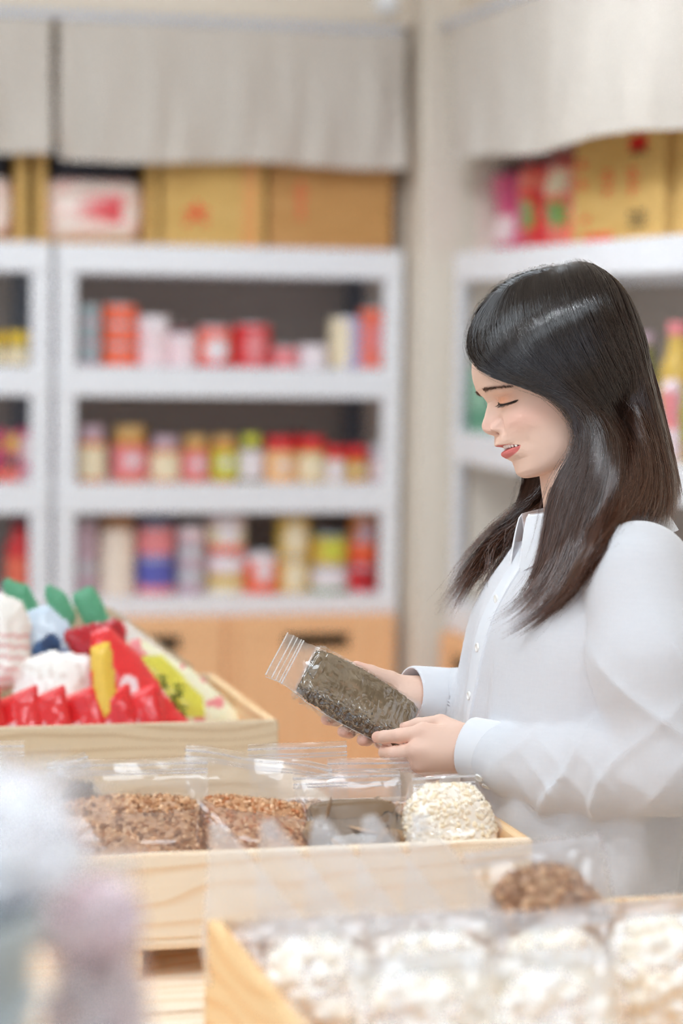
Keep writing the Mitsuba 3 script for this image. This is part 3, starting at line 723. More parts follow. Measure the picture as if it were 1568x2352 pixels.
# ------------------------------------------------------------------ tables and wooden crates
ZT = 0.828                                   # table tops
ZRIM = 0.958
pA = at(1225, 1928, (CAM[2] - ZRIM) / -(ray(1225, 1928)[2]))      # front right corner of the near grain crate
pA0 = hit(170, 1970, 2, ZRIM)
XA1, YA = pA[0], pA[1]; XA0 = XA1 - .49
YA1 = YA + .25
def table(x0, x1, y0, y1, label, th=.034):
    t = thing('display_table', label, 'table')
    n = 4; w = (y1 - y0) / n
    for k in range(n):
        part(t, 'top_board', rbox((x0, y0 + k * w + .0006, ZT - th), (x1, y0 + (k + 1) * w - .0006, ZT), .002), 'm_pine')
    for x in (x0 + .03, x1 - .09):
        for y in (y0 + .03, y1 - .09):
            part(t, 'leg', rbox((x, y, 0), (x + .06, y + .06, ZT - th - .0005), .004), 'm_pine_y')
    part(t, 'apron', rbox((x0 + .095, y0 + .04, ZT - th - .09), (x1 - .095, y0 + .06, ZT - th - .0006), .002), 'm_pine')
    part(t, 'apron', rbox((x0 + .095, y1 - .06, ZT - th - .09), (x1 - .095, y1 - .04, ZT - th - .0006), .002), 'm_pine')
    return t
table(-.75, XA1 + .004, 2.28, 3.72, 'pale pine display table under the wooden crates')
table(-.5, 1.02, 1.0, 2.27, 'pale pine display table in front, under the blurred bags')
def crate(lo, hi, label, slats=True, bw=.013, mats=('m_pine', 'm_pine_y'), tilt=0, gap=.042):
    (x0, y0, z0), (x1, y1, z1) = lo, hi
    t = thing('wooden_crate', label, 'crate')
    M = rot([1, 0, 0], tilt); o = np.array([x0, y0, z0])
    T = lambda m: moved(moved(m, None, -o), M, o) if tilt else m
    zb = z0 + gap
    part(t, 'front_board', T(rbox((x0, y0, zb), (x1, y0 + bw, z1), .002)), mats[0])
    part(t, 'back_board', T(rbox((x0, y1 - bw, zb), (x1, y1, z1), .002)), mats[0])
    part(t, 'side_board', T(rbox((x0, y0 + bw + .0003, zb), (x0 + bw, y1 - bw - .0003, z1), .002)), mats[1])
    part(t, 'side_board', T(rbox((x1 - bw, y0 + bw + .0003, zb), (x1, y1 - bw - .0003, z1), .002)), mats[1])
    part(t, 'floor_board', T(rbox((x0 + bw, y0 + bw, zb + .002), (x1 - bw, y1 - bw, zb + .010), .001)), mats[0])
    if gap > .01:
        # raised on a rail frame that stands on the table
        for a, b in ((x0 + .0, x0 + .075), (x0 + .205, x0 + .245), (x1 - .05, x1 - .0)):
            part(t, 'foot', T(rbox((a, y0 + .004, z0), (b, y1 - .004, zb - .0125), .002)), mats[1])
        part(t, 'rail', T(rbox((x0, y0 + .002, zb - .012), (x1, y0 + .03, zb - .0003), .002)), mats[0])
        part(t, 'rail', T(rbox((x0, y1 - .03, zb - .012), (x1, y1 - .002, zb - .0003), .002)), mats[0])
    return t
crate((XA0, YA, ZT + .0005), (XA1, YA1, ZRIM), 'pale pine crate of clear grain bags in front of the woman')
# the crate of red bags, tipped up at the back
pC = hit(640, 1655, 2, ZRIM)
XC1, YC0 = pC[0], pC[1]
crate((XC1 - .72, YC0, ZT + .0005), (XC1, YC0 + .44, ZRIM), 'pine crate of red packets, tipped up towards the shelves', mats=('m_pine_grey', 'm_pine_y'), tilt=0, gap=.02)
# sloping divider board behind the red packets
a, b = hit(262, 1402, 1, YC0 + .455), hit(440, 1528, 1, YC0 + .455)
d = unit(b - a); nrm = np.array([-d[2], 0, d[0]]); nrm = nrm if nrm[2] > 0 else -nrm
q = np.array([a, b, b - nrm * .03, a - nrm * .03])
t = thing('wooden_crate', 'taller pine crate with a sloping side, behind the red packets', 'crate')
ext = np.array([[XC1 - .72, 0, a[2] + .02], [a[0] , 0, a[2]], [b[0], 0, b[2]], [b[0] + .005, 0, ZT + .002], [XC1 - .72, 0, ZT + .002]])
from shapely.geometry import Polygon
def slab(poly, y0, y1):
    m = trimesh.creation.extrude_polygon(Polygon(poly), y1 - y0, engine='earcut')
    v = np.asarray(m.vertices); return trimesh.Trimesh(np.stack([v[:, 0], y0 + v[:, 2], v[:, 1]], 1), m.faces[:, ::-1], process=False)
part(t, 'sloping_side', slab(ext[:, [0, 2]], YC0 + .445, YC0 + .458), 'm_pine_grey')
part(t, 'sloping_side', slab(ext[:, [0, 2]], YC0 + .485, YC0 + .495), 'm_pine_grey')
part(t, 'end_board', rbox((b[0] - .02, YC0 + .4585, ZT + .002), (b[0] - .005, YC0 + .4845, b[2] - .012), .001), 'm_pine_y')
# near crate of white goods
pB = hit(470, 2105, 2, ZRIM)
XB0, YB1 = pB[0], pB[1]
XB1, YB0 = XB0 + .60, YB1 - .46
crate((XB0, YB0, ZT + .0005), (XB1, YB1, ZRIM), 'honey pine crate of white goods in the near foreground', mats=('m_pine_y', 'm_pine_o'), gap=.0)
mat('m_pine_o', wood_fn(srgb(240, 206, 158), srgb(232, 184, 124), srgb(220, 158, 92), 1), 0.5, 0.3)

# ------------------------------------------------------------------ clear bags
scene['m_film'] = {'type': 'thindielectric', 'int_ior': 1.5}
# slightly milky plastic: mostly clear with a little white scatter
scene['m_film_milky'] = {'type': 'blendbsdf', 'weight': .07, 'a': {'type': 'thindielectric', 'int_ior': 1.5}, 'b': {'type': 'principledthin', 'base_color': rgb((.92, .92, .93)), 'roughness': .25, 'diff_trans': 1.0, 'spec_trans': 0.0}}
scene['m_film_white'] = {'type': 'blendbsdf', 'weight': .3, 'a': {'type': 'thindielectric', 'int_ior': 1.5}, 'b': {'type': 'principledthin', 'base_color': rgb((.95, .95, .96)), 'roughness': .25, 'diff_trans': 1.0, 'spec_trans': 0.0}}
def lump(w, d, h, seed, n=(40, 48), sq=.6, rough=.12, taper=.12, flat=False):
    """A settled heap filling a bag: local x width, y depth, z up from 0."""
    rings = []
    for s in np.linspace(0, 1, n[0]):
        e = np.clip(np.sin(np.pi * (s * .96 + .02)), 0, 1) ** .30
        a = np.linspace(0, 2 * np.pi, n[1], endpoint=False)
        if flat:
            e = min(1, .80 + 1.1 * s) * np.clip(np.sin(np.pi * np.clip(.5 * s / .10, .06, .5)), 0, 1) ** .4 * np.clip(np.sin(np.pi * np.clip(.5 * (1 - s) / .08, .04, .5)), 0, 1) ** .35
        wx = w / 2 * e * (1 - taper * s); wy = d / 2 * e * (1 - (.5 if flat else .35) * s)
        rings.append(np.stack([wx * np.sign(np.cos(a)) * np.abs(np.cos(a)) ** sq, wy * np.sign(np.sin(a)) * np.abs(np.sin(a)) ** sq, 0 * a + h * s], -1))
    V = np.array(rings)
    off = (meshkit.fbm(V * 22 + seed * 7.7, 3) - .5) * rough * d
    cen = V.mean(1, keepdims=True); dirn = V - cen - np.array([0, 0, 0]); dirn /= np.linalg.norm(dirn, axis=-1, keepdims=True) + 1e-9
    V = V + dirn * off[..., None]
    return loft(V)
_ico = trimesh.creation.icosphere(subdivisions=1)
_ico0 = trimesh.creation.icosahedron()
def grains(m, count, size, cols, seed, aspect=(1, .75, .6), base=_ico0, var=.2):
    """Real kernels strewn over a heap: one mesh and its colours."""
    r = np.random.default_rng(seed)
    P, fi = trimesh.sample.sample_surface(m, count, seed=seed)
    q = r.normal(size=(count, 4)); q /= np.linalg.norm(q, axis=1, keepdims=True)
    w, x, y, z = q.T
    R = np.stack([1 - 2 * (y * y + z * z), 2 * (x * y - z * w), 2 * (x * z + y * w), 2 * (x * y + z * w), 1 - 2 * (x * x + z * z), 2 * (y * z - x * w), 2 * (x * z - y * w), 2 * (y * z + x * w), 1 - 2 * (x * x + y * y)], 1).reshape(-1, 3, 3)
    bv, bf = np.asarray(base.vertices), np.asarray(base.faces); bv = bv / np.linalg.norm(bv, axis=1, keepdims=True)
    s = size * (.75 + .5 * r.random(count))
    v = np.einsum('nij,kj->nki', R, bv * np.asarray(aspect)) * s[:, None, None] + (P - m.face_normals[fi] * s[:, None] * .25)[:, None, :]
    f = bf[None] + (np.arange(count) * len(bv))[:, None, None]
    c = np.asarray(cols)[r.integers(0, len(cols), count)] * (1 - var + 2 * var * r.random((count, 1)))
    return trimesh.Trimesh(v.reshape(-1, 3), f.reshape(-1, 3), process=False), np.repeat(np.clip(c, 0, 1), len(bv), 0)
def film_bag(w, d, hc, H, seed, n=(44, 60), wr=.006, top_w=None):
    """Clear film that follows the heap below and closes to a flat neck above: one closed skin."""
    rings = []; top_w = top_w or w
    for s in np.linspace(0, 1, n[0]):
        z = s * H
        e = np.clip(np.sin(np.pi * min(.5, .02 + .9 * z / hc)), 0, 1) ** .5
        k = np.clip((z - hc * .45) / (hc * .75), 0, 1); k = k * k * (3 - 2 * k)
        a = np.linspace(0, 2 * np.pi, n[1], endpoint=False)
        k2 = np.clip((z - hc) / (H - hc), 0, 1) if top_w < w * .4 else 1.0
        wx = (w / 2 * e * 1.03) * (1 - k) + (top_w / 2 * k2 + w / 2 * (1 - k2)) * k; wy = (d / 2 * e * 1.06) * (1 - k) + .0012 * k
        rings.append(np.stack([wx * np.sign(np.cos(a)) * np.abs(np.cos(a)) ** .6, wy * np.sign(np.sin(a)) * np.abs(np.sin(a)) ** .7, 0 * a + z], -1))
    V = np.array(rings); amp = wr * np.clip(1.25 - np.abs(V[..., 2] / hc - .6), .15, 1)
    wv = (np.abs(meshkit.noise(V * [60, 60, 28] + seed * 3.3) - .5) + .5 * np.abs(meshkit.noise(V * [120, 120, 60] + seed) - .5)) - .3
    flat = np.clip((V[..., 2] - hc * 1.2) / (H - hc * 1.2 + 1e-6), 0, 1)
    V[..., 1] += wv * amp * np.sign(V[..., 1] + 1e-9) * (1 - flat) + flat * .004 * np.sin(V[..., 0] * 60 + seed) + (1 - flat) * 0
    V[..., 0] += wv * amp * np.sign(V[..., 0]) * .5 * (1 - flat)
    return loft(V)
scene['m_film_veil'] = {'type': 'blendbsdf', 'weight': .2, 'a': {'type': 'thindielectric', 'int_ior': 1.5}, 'b': {'type': 'principledthin', 'base_color': rgb((.95, .95, .96)), 'roughness': .25, 'diff_trans': 1.0, 'spec_trans': 0.0}}
def zip_bag(name, label, pos, w, d, hc, H, cols, seed, lean=30, turn=0, roll=0, gsize=.0036, count=3200, aspect=(1, .75, .6), base_col=None, cat_='bag', group=None, top_w=None, contents=True, grain_base=_ico0, content_bsdf='m_vc_satin', film='m_film_milky', wr=.006, content_label=None, film_from=0.0, flat=False):
    """Zip-lock bag: heap of kernels, clear skin, zip seal at the neck. It leans back by lean degrees (towards +y) and is turned about z."""
    t = thing(name, label, cat_, group)
    M = rot([0, 0, 1], turn) @ rot([0, 1, 0], roll) @ rot([1, 0, 0], -lean); pos = np.asarray(pos, float)
    hp = lump(w * .96, d * .94, hc, seed, flat=flat, taper=-.02 if flat else .12, rough=.16 if flat else .12)
    base = np.asarray(base_col if base_col is not None else np.mean(cols, 0))
    if contents:
        g, gc = grains(hp, count, gsize, cols, seed, aspect, grain_base, .05 if np.mean(cols) > .75 else .2)
        hv = np.asarray(hp.vertices)
        part(t, 'contents', moved(trimesh.util.concatenate([trimesh.Trimesh(hv * .985 + [0, 0, .001], hp.faces, process=False), g]), M, pos), content_bsdf, True, np.vstack([np.tile(base, (len(hv), 1)), gc]), kind='stuff', label=content_label)
    fm = film_bag(w, d, hc, H, seed, wr=wr, top_w=top_w)
    if film_from > 0:
        fm.update_faces((np.asarray(fm.vertices)[fm.faces][:, :, 2] > film_from * hc).any(1)); fm.remove_unreferenced_vertices()
    part(t, 'film', moved(fm, M, pos), film, True)
    tw = (top_w or w)
    for zz, hh in ((H - .006, .0022), (H - .016, .0016), (H - .0125, .0016)):
        x = np.linspace(-tw / 2, tw / 2, 40); yy = .004 * np.sin(x * 60 + seed) * min(1, (zz - hc * 1.2) / (H - hc * 1.2 + 1e-6))
        part(t, 'zip_seal', moved(tube(np.stack([x, yy, 0 * x + zz], 1), [hh * .62] * 40, 6), M, pos), 'm_zip', True)
    return t
scene['m_zip'] = {'type': 'principledthin', 'base_color': rgb((.9, .9, .92)), 'roughness': .2, 'diff_trans': 1.2, 'spec_trans': 0.35}
def zip_bag_open(*a, **k): return zip_bag(*a, film_from=.72, content_bsdf='m_vc_gloss2', **k)
mat('m_vc_gloss2', VC, .3, .5)
brown = [srgb(196, 146, 104), srgb(212, 166, 124), srgb(168, 116, 78), srgb(228, 188, 150), srgb(140, 96, 66)]
dark = [srgb(104, 84, 60), srgb(84, 64, 44), srgb(132, 108, 78)]
rice = [srgb(252, 242, 226), srgb(250, 236, 214), srgb(246, 228, 196)]
zA = ZT + .042 + .0115
def on(px, y, z): r = ray(px, 1900); s = (y - CAM[1]) / r[1]; return np.array([CAM[0] + r[0] * s, y, z])
zip_bag('grain_bag', 'clear zip bag of brown wheat grains, second from the left in the pine crate', on(312, YA + .066, zA), .150, .10, .124, .166, brown, 1, lean=26, turn=-2, top_w=.172, flat=True)
zip_bag('grain_bag', 'clear zip bag of reddish brown grains in the middle of the pine crate', on(594, YA + .066, zA), .128, .10, .118, .172, brown[:4] + [srgb(190, 120, 74)], 2, lean=30, turn=4, roll=10, top_w=.17, flat=True)
zip_bag('slices_bag', 'clear zip bag of flat brown slices, between the grains and the white sugar', on(828, YA + .060, zA), .100, .075, .114, .146, [srgb(186, 152, 118), srgb(150, 118, 88)], 3, lean=26, turn=0, gsize=.02, count=46, aspect=(1, .7, .12), base_col=srgb(128, 104, 80), top_w=.12, flat=True)
zip_bag('sugar_bag', 'clear bag of white rock sugar at the right end of the pine crate', on(1042, YA + .068, zA), .118, .10, .122, .136, rice, 4, lean=14, turn=4, gsize=.0045, count=1700, base_col=srgb(250, 240, 226), wr=.008, film='m_film', top_w=.07)
zip_bag('stem_bag', 'clear zip bag of dark stems at the left end of the pine crate', np.array([XA0 + .052, YA + .165, zA]), .07, .06, .118, .150, dark, 5, lean=14, turn=50, gsize=.012, count=500, aspect=(1, .12, .12), base_col=srgb(90, 70, 48))
for k, (px, yy, h, w, tn, lb) in enumerate(((690, .195, .150, .115, 2, 'clear zip bag standing behind the reddish brown grains'), (888, .165, .136, .13, -3, 'clear zip bag just behind the white sugar, its neck towards her hand'))):
    zip_bag_open('grain_bag', lb, on(px, YA + yy, zA), w, .045, .085, h, brown, 10 + k, lean=6, turn=tn, count=900, base_col=srgb(160, 120, 84))

_p = on(-22, YA + .19, ZT + .001)
zip_bag_open('grain_bag', 'clear zip bag at the left picture edge, standing on the table beside the stems', _p, .075, .05, .12, .215, brown, 14, lean=2, turn=4, count=900, base_col=srgb(160, 120, 84))
# ------------------------------------------------------------------ red packets and other bags in the tipped crate
zC = ZT + .0005 + .02 + .0115
def onC(px, py, y): return hit(px, py, 1, y)
R_ = srgb(226, 52, 54)
for k, px in enumerate((-40, 48, 112, 192, 262, 330)):
    y = YC0 + .085 + .006 * (k % 2)
    p = onC(px, 1700, y); p[2] = zC
    pillow_pack(p + [0, 0, .004], .115, .125, .045, R_, ['red packet cut by the left picture edge', 'red packet with a white spot, first whole one from the left in its crate', 'red packet with a white spot, second whole one from the left in its crate', 'red packet with a white spot, third whole one from the left in its crate', 'red packet with a white spot, fourth whole one from the left in its crate', 'red packet with a white spot beside the big red bag'][k], M=rot([0, 0, 1], -38) @ rot([0, 1, 0], -24), cat_='packet', patches=[('pinkwhite', -.1, .25, .45, .62)], seed=40 + k, lean=16, group='red packets along the front of the crate', name='red_packet')
# big red bag with the yellow and green label
def big_bag(pxs, y, thick, col, label, name, paint, seed, lean_y=.10, bsdf='m_vc_gloss'):
    """A flat bag whose outline runs through points in the plane at depth y and leans back by lean_y towards its top."""
    pts = np.array([hit(px, py, 1, y) for px, py in pxs])
    poly = Polygon(pts[:, [0, 2]]).buffer(.006).simplify(.0005)
    t = thing(name, label, 'bag')
    x0, z0, x1, z1 = poly.bounds; st = .0028
    gx, gz = np.meshgrid(np.arange(x0 - st, x1 + 2 * st, st), np.arange(z0 - st, z1 + 2 * st, st), indexing='ij')
    from shapely import points as sp, distance, contains
    P = sp(gx.ravel(), gz.ravel()); ins = contains(poly, P); dd = np.where(ins, distance(poly.boundary, P), 0).reshape(gx.shape)
    h = thick * np.sqrt(np.clip(dd / (dd.max() + 1e-9), 0, 1)) * (.8 + .5 * meshkit.fbm(np.stack([gx * 30, gz * 30, 0 * gx + seed], -1), 3)) + np.where(dd > 0, .0008, 0)
    yb = y + (gz - z0) / (z1 - z0) * lean_y
    nx, nz = gx.shape
    vf = np.stack([gx, yb - h, gz], -1).reshape(-1, 3); vb = np.stack([gx, yb + h * .6, gz], -1).reshape(-1, 3)
    F = grid_faces(nx, nz); keep = (dd.ravel()[F] > 0).any(1); F = F[keep]
    v = np.vstack([vf, vb]); f = np.vstack([F[:, ::-1], F + len(vf)])
    used = np.unique(f); mp = -np.ones(len(v), int); mp[used] = np.arange(len(used)); v, f = v[used], mp[f]
    m = trimesh.Trimesh(v, f[:, ::-1] if False else f, process=False)
    c = np.tile(C[col] if isinstance(col, str) else col, (len(v), 1)).astype(float)
    pp = project(v)
    part(t, 'pouch', m, bsdf, True, paint(c, v))
    return t
def dots(spots, base=None):
    def fn(c, v):
        for px, py, rr, col, y in spots:
            q = hit(px, py, 1, y); sel = ((v[:, 0] - q[0]) ** 2 + ((v[:, 2] - q[2]) * 1.0) ** 2) < rr ** 2
            c[sel] = C[col] if isinstance(col, str) else col
        return c
    return fn
yl = YC0 + .12
def red_paint(c, v):
    c = dots([(405, 1567, .011, 'pinkwhite', yl), (400, 1590, .011, 'pinkwhite', yl), (300, 1580, .014, 'pinkwhite', yl), (290, 1630, .012, 'pinkwhite', yl), (310, 1660, .008, 'lav', yl)])(c, v)
    return c
big_bag([(225, 1672), (242, 1480), (270, 1470), (330, 1530), (400, 1640), (430, 1672)], yl - .01, .022, R_, 'large red bag with white spots in front of the yellow label bag', 'red_bag', red_paint, 3)
yl2 = YC0 + .20
def lab_paint(c, v):
    q = [hit(px, py, 1, yl2) for px, py in ((345, 1530), (470, 1660))]
    s = (v[:, 0] - q[0][0]) / (q[1][0] - q[0][0]); zt = (v[:, 2] - q[1][2]) / (q[0][2] - q[1][2])
    n1 = meshkit.noise(np.stack([v[:, 0] * 60, 0 * s, v[:, 2] * 60], 1), 2)
    c[n1 > .66] = C['pink']; c[n1 < .25] = srgb(240, 236, 200)
    a = (s > -.1) & (s < 1.0) & (zt > .12) & (zt < 1.1) & (np.abs(s - (1 - zt)) < .42); c[a] = srgb(222, 214, 84)
    return c
kL = big_bag([(300, 1500), (335, 1490), (450, 1560), (555, 1660), (550, 1672), (390, 1672)], yl2, .016, srgb(244, 238, 206), 'cream bag with a bright yellow label and dark green characters', 'label_bag', lab_paint, 8, .06)
def glyph(px, py, s, y, seed):
    """Blurred dark characters: a few crossing strokes."""
    r = np.random.default_rng(seed); q = hit(px, py, 1, y); it = []
    for k in range(3): zz = q[2] + s * (.8 - .8 * k); it.append((q[0] - s * r.uniform(.6, 1), zz, q[0] + s * r.uniform(.6, 1), zz - s * .25, s * .26))
    it.append((q[0], q[2] + s, q[0] + s * .1, q[2] - s, s * .26)); it.append((q[0] + s * .1, q[2], q[0] + s * .8, q[2] - s, s * .22))
    return strokes(it, .0008)
mat('m_ink_green', srgb(64, 88, 40), .7, .2)
for k, (px, py) in enumerate(((368, 1560), (402, 1580), (352, 1592), (392, 1606), (368, 1622), (410, 1630))):
    q = hit(px, py, 1, yl2)
    part(kL, 'character', moved(glyph(px, py, .0095, yl2, k), None, (0, yl2 + .018 - .036, 0)), 'm_ink_green')
big_bag([(250, 1450), (265, 1440), (300, 1450), (560, 1655), (540, 1662), (430, 1610), (360, 1545), (290, 1490)], YC0 + .30, .012, srgb(236, 226, 218), 'pale bag with pink and yellow edge leaning on the sloping board', 'pale_bag', lambda c, v: dots([(470, 1590, .02, 'yellow', YC0 + .3), (520, 1630, .014, 'green', YC0 + .3), (545, 1652, .012, 'orange', YC0 + .3), (420, 1550, .018, 'lime', YC0 + .3), (275, 1455, .016, srgb(200, 40, 50), YC0 + .3), (330, 1500, .016, 'pink', YC0 + .3)])(c, v), 9, .05)
for k, (a, b) in enumerate((((160, 1462), (250, 1500)), ((208, 1455), (286, 1490)))):
    big_bag([(a[0], a[1]), (b[0] - 20, a[1] - 18), (b[0], b[1]), (a[0] + 30, b[1] + 10)], YC0 + .22 + .03 * k, .014, srgb(178, 34, 44), ['dark red bag below the left green tag', 'dark red bag below the right green tag'][k], 'dark_red_bag', lambda c, v: c, 20 + k, .02)
for k, pts in enumerate(([(22, 1345), (60, 1358), (82, 1400), (74, 1430), (72, 1640), (50, 1640), (52, 1420), (40, 1398)], [(118, 1360), (150, 1378), (170, 1420), (158, 1440), (156, 1640), (134, 1640), (134, 1434)], [(182, 1378), (212, 1362), (230, 1392), (246, 1432), (240, 1448), (242, 1640), (218, 1640), (216, 1436), (205, 1425)])):
    big_bag(pts, YC0 + .30, .005, srgb(96, 170, 130), ['green bag top furthest left among the three green tags', 'green bag top in the middle of the three green tags', 'green bag top nearest the sloping board'][k], 'green_bag', lambda c, v: c, 30 + k, .03, bsdf='m_vc_satin')
big_bag([(62, 1420), (110, 1405), (150, 1440), (165, 1500), (120, 1480), (88, 1515), (70, 1500)], YC0 + .24, .012, srgb(210, 226, 240), 'pale blue bag with a dark blue base, left of the red bags', 'blue_bag', lambda c, v: dots([(98, 1495, .016, srgb(70, 104, 150), YC0 + .24), (118, 1478, .014, srgb(50, 80, 120), YC0 + .24), (145, 1505, .01, srgb(120, 150, 200), YC0 + .24)])(c, v), 41, .02)
big_bag([(-30, 1395), (10, 1383), (52, 1400), (66, 1440), (60, 1560), (-30, 1590)], YC0 + .2, .03, srgb(244, 238, 230), 'bag of pale noodles with pink stripes at the left picture edge', 'noodle_bag', lambda c, v: np.where(((np.sin(v[:, 2] * 420 + v[:, 0] * 60) > .35) & (v[:, 2] < hit(20, 1455, 1, YC0 + .2)[2]))[:, None], srgb(226, 190, 184), c), 43, .05)
big_bag([(40, 1640), (60, 1540), (130, 1520), (215, 1530), (240, 1660)], YC0 + .15, .03, srgb(244, 240, 234), 'clear bag of white noodles behind the red packets', 'noodle_bag', lambda c, v: np.where((meshkit.noise(v * [120, 120, 40], 3) > .6)[:, None], srgb(226, 214, 206), c), 44, .06)
big_bag([(222, 1500), (248, 1490), (262, 1640), (238, 1650)], YC0 + .1, .008, srgb(240, 200, 80), 'narrow yellow strip bag beside the large red bag', 'yellow_bag', lambda c, v: c, 45, .02)

# ------------------------------------------------------------------ near foreground: crate of white bags
white = [srgb(252, 249, 244), srgb(250, 244, 234), srgb(246, 236, 220)]
zB = ZT + .0005 + .0115
labs = ['blurred bag of white puffs against the left side of the honey crate', 'blurred bag of white puffs, second from the left side of the honey crate', 'blurred bag of white puffs just in front of the brown nut bag', 'blurred bag of white puffs right of the brown nut bag, at the right picture edge', 'blurred bag of white puffs at the bottom picture edge, left of its twin', 'blurred bag of white puffs at the bottom picture edge, right of its twin']
spots = [(XB0 + .074, YB1 - .185), (XB0 + .178, YB1 - .19), (XB0 + .282, YB1 - .20), (XB0 + .390, YB1 - .175), (XB0 + .130, YB1 - .315), (XB0 + .240, YB1 - .325)]
for k, (x, y) in enumerate(spots):
    zip_bag_open('puff_bag', labs[k], (x, y, zB), .112, .108, .135, .158, white, 60 + k, lean=6, turn=-30, roll=-10, gsize=.011, count=420, base_col=srgb(250, 246, 240), grain_base=_ico, group='bags of white puffs in the near crate', film='m_film_milky', wr=.004)
zip_bag_open('nut_bag', 'blurred bag of brown nuts behind the white puffs, in front of the white shirt', np.array([XB0 + .325, YB1 - .075, zB]), 0.13, .095, .165, .19, [srgb(178, 136, 104), srgb(204, 166, 132), srgb(150, 108, 80)], 71, lean=4, turn=-28, roll=-12, gsize=.006, count=1700, base_col=srgb(166, 126, 96))
for k, px in enumerate((600, 705, 810, 920, 1040)):
    pm_ = np.array([XB0 + .066 + .047 * k, YB1 - .062, zB])
    zip_bag_open('mushroom_bag', ['blurred clear bag with a pointed neck, first from the left behind the white puffs', 'blurred clear bag with a pointed neck, second from the left behind the white puffs', 'blurred clear bag with a pointed neck, third from the left behind the white puffs', 'blurred clear bag with a pointed neck, fourth from the left behind the white puffs', 'blurred clear bag with a pointed neck, nearest the nut bag'][k], pm_, .105, .06, .115, .222, [srgb(224, 206, 196), srgb(206, 180, 166), srgb(236, 224, 214)], 80 + k, lean=2, turn=-34, roll=-20, gsize=.010, count=260, base_col=srgb(226, 210, 200), grain_base=_ico, group='clear pointed bags along the back of the near crate', film='m_film_veil', top_w=.012)

# ------------------------------------------------------------------ far left foreground, very near the lens
zF = ZT + .0005
t = thing('grey_bin', 'blurred grey plastic bin at the lower left picture edge', 'bin')
cB = at(-262, 2300, 1.32); cB[2] = zF
hB = 1.5 - (2075 - 728) / FPX * 1.32 - zF
prof = [(0, 0), (.066, 0), (.07, .004), (.080, hB - .02), (.080, hB - .02), (.086, hB - .018), (.086, hB), (.078, hB), (.078, hB), (.066, .012), (.066, .012), (0, .012)]
part(t, 'shell', put_at(lathe(prof, 40), cB), 'm_bin')
ha_ = np.linspace(-2.6, -.5, 20)
part(t, 'handle', tube(np.stack([cB[0] + .088 * np.cos(ha_), cB[1] + .088 * np.sin(ha_), zF + hB - .04 - .03 * np.sin((ha_ + 2.6) / 2.1 * np.pi)], 1), .004, 8), 'm_bin')
mat('m_bin', srgb(186, 194, 196), .45, .4)
zip_bag_open('white_bag', 'blurred white plastic bag inside the grey bin, under the heaped one', cB + [0, 0, hB - .10], .118, .112, .10, .103, [srgb(250, 250, 252), srgb(240, 238, 242)], 95, lean=0, turn=0, gsize=.012, count=160, base_col=srgb(248, 247, 250), grain_base=_ico, film='m_film_white', top_w=.06)
cW = at(-85, 1950, 1.34); cW[2] = zF + hB + .001
zip_bag_open('white_bag', 'blurred white plastic bag heaped on top of the grey bin at left', cW, .125, .12, .058, .07, [srgb(250, 250, 252), srgb(240, 238, 242)], 91, lean=0, turn=15, gsize=.012, count=260, base_col=srgb(248, 247, 250), grain_base=_ico, film='m_film_white')
c3 = at(222, 2330, 1.43); c3[2] = zF
h3 = 1.5 - (2185 - 730) / FPX * 1.43 - zF
zip_bag_open('mauve_bag', 'blurred bag of greyish mauve beans lowest at the bottom left', c3, .082, .08, h3, h3 + .012, [srgb(226, 210, 208), srgb(232, 220, 218), srgb(214, 194, 194)], 93, lean=0, turn=-8, gsize=.008, count=800, grain_base=_ico, film='m_film_milky', wr=.007, top_w=.05)
c2 = at(150, 2130, 1.42); c2[2] = zF + h3 + .006
zip_bag_open('mauve_bag', 'blurred glossy bag of mauve beans right of the grey bin, on the lower mauve bag', c2 + [.012, .0, .0], .062, .06, .036, .056, [srgb(228, 206, 210), srgb(238, 224, 228), srgb(214, 188, 194)], 92, lean=2, turn=10, gsize=.007, count=300, grain_base=_ico, film='m_film_milky', wr=.006)
# ------------------------------------------------------------------ the woman
D0 = 2.80; S0 = D0 / FPX
def P3(px, py, off=0.0): return at(px, py, D0 + off)
def PL(rows): return np.array([P3(*r) for r in rows])
person = thing('person', 'woman with long dark hair and loose white shirt looking down at the bag she holds', 'person')

# --- head: cross-sections along the tilted head axis, profile in the middle plane
TILT, YAW = math.radians(20), math.radians(12)
fa = -math.cos(TILT) * RIGHT - math.sin(TILT) * UP
hu = -math.sin(TILT) * RIGHT + math.cos(TILT) * UP
ha = math.cos(YAW) * fa - math.sin(YAW) * FWD
hc_ = -math.sin(YAW) * fa - math.cos(YAW) * FWD
HO = P3(1290, 850)
HM = np.stack([ha, hc_, hu], 1)                   # head (forward, to her left, up) -> world
kf = S0 / math.cos(YAW)
def curve(rows, sx=S0, sy=kf):
    r = np.array(sorted(rows)); return PchipInterpolator(r[:, 0] * sx, r[:, 1] * sy)
F0 = curve([(210, -48), (207, -5), (200, 35), (180, 90), (150, 133), (115, 166), (90, 182), (67, 193), (40, 198), (25, 197.5), (10, 194), (-15, 189), (-40, 186), (-60, 187), (-80, 193), (-91, 197.5), (-99, 202), (-108, 205), (-115, 202), (-120, 196), (-126, 194), (-133, 196), (-144, 193.5), (-152, 187), (-160, 181), (-170, 181), (-186, 181.5), (-198, 175), (-205, 164), (-211, 134), (-215, 100)])
FS = curve([(210, -48), (207, -5), (200, 35), (180, 90), (150, 133), (115, 166), (90, 182), (67, 193), (40, 198), (25, 197.5), (10, 194), (-15, 189), (-40, 186), (-60, 187), (-80, 191.5), (-100, 195), (-120, 195), (-145, 189), (-165, 183.5), (-186, 180.5), (-198, 174), (-205, 163), (-211, 134), (-215, 100)])
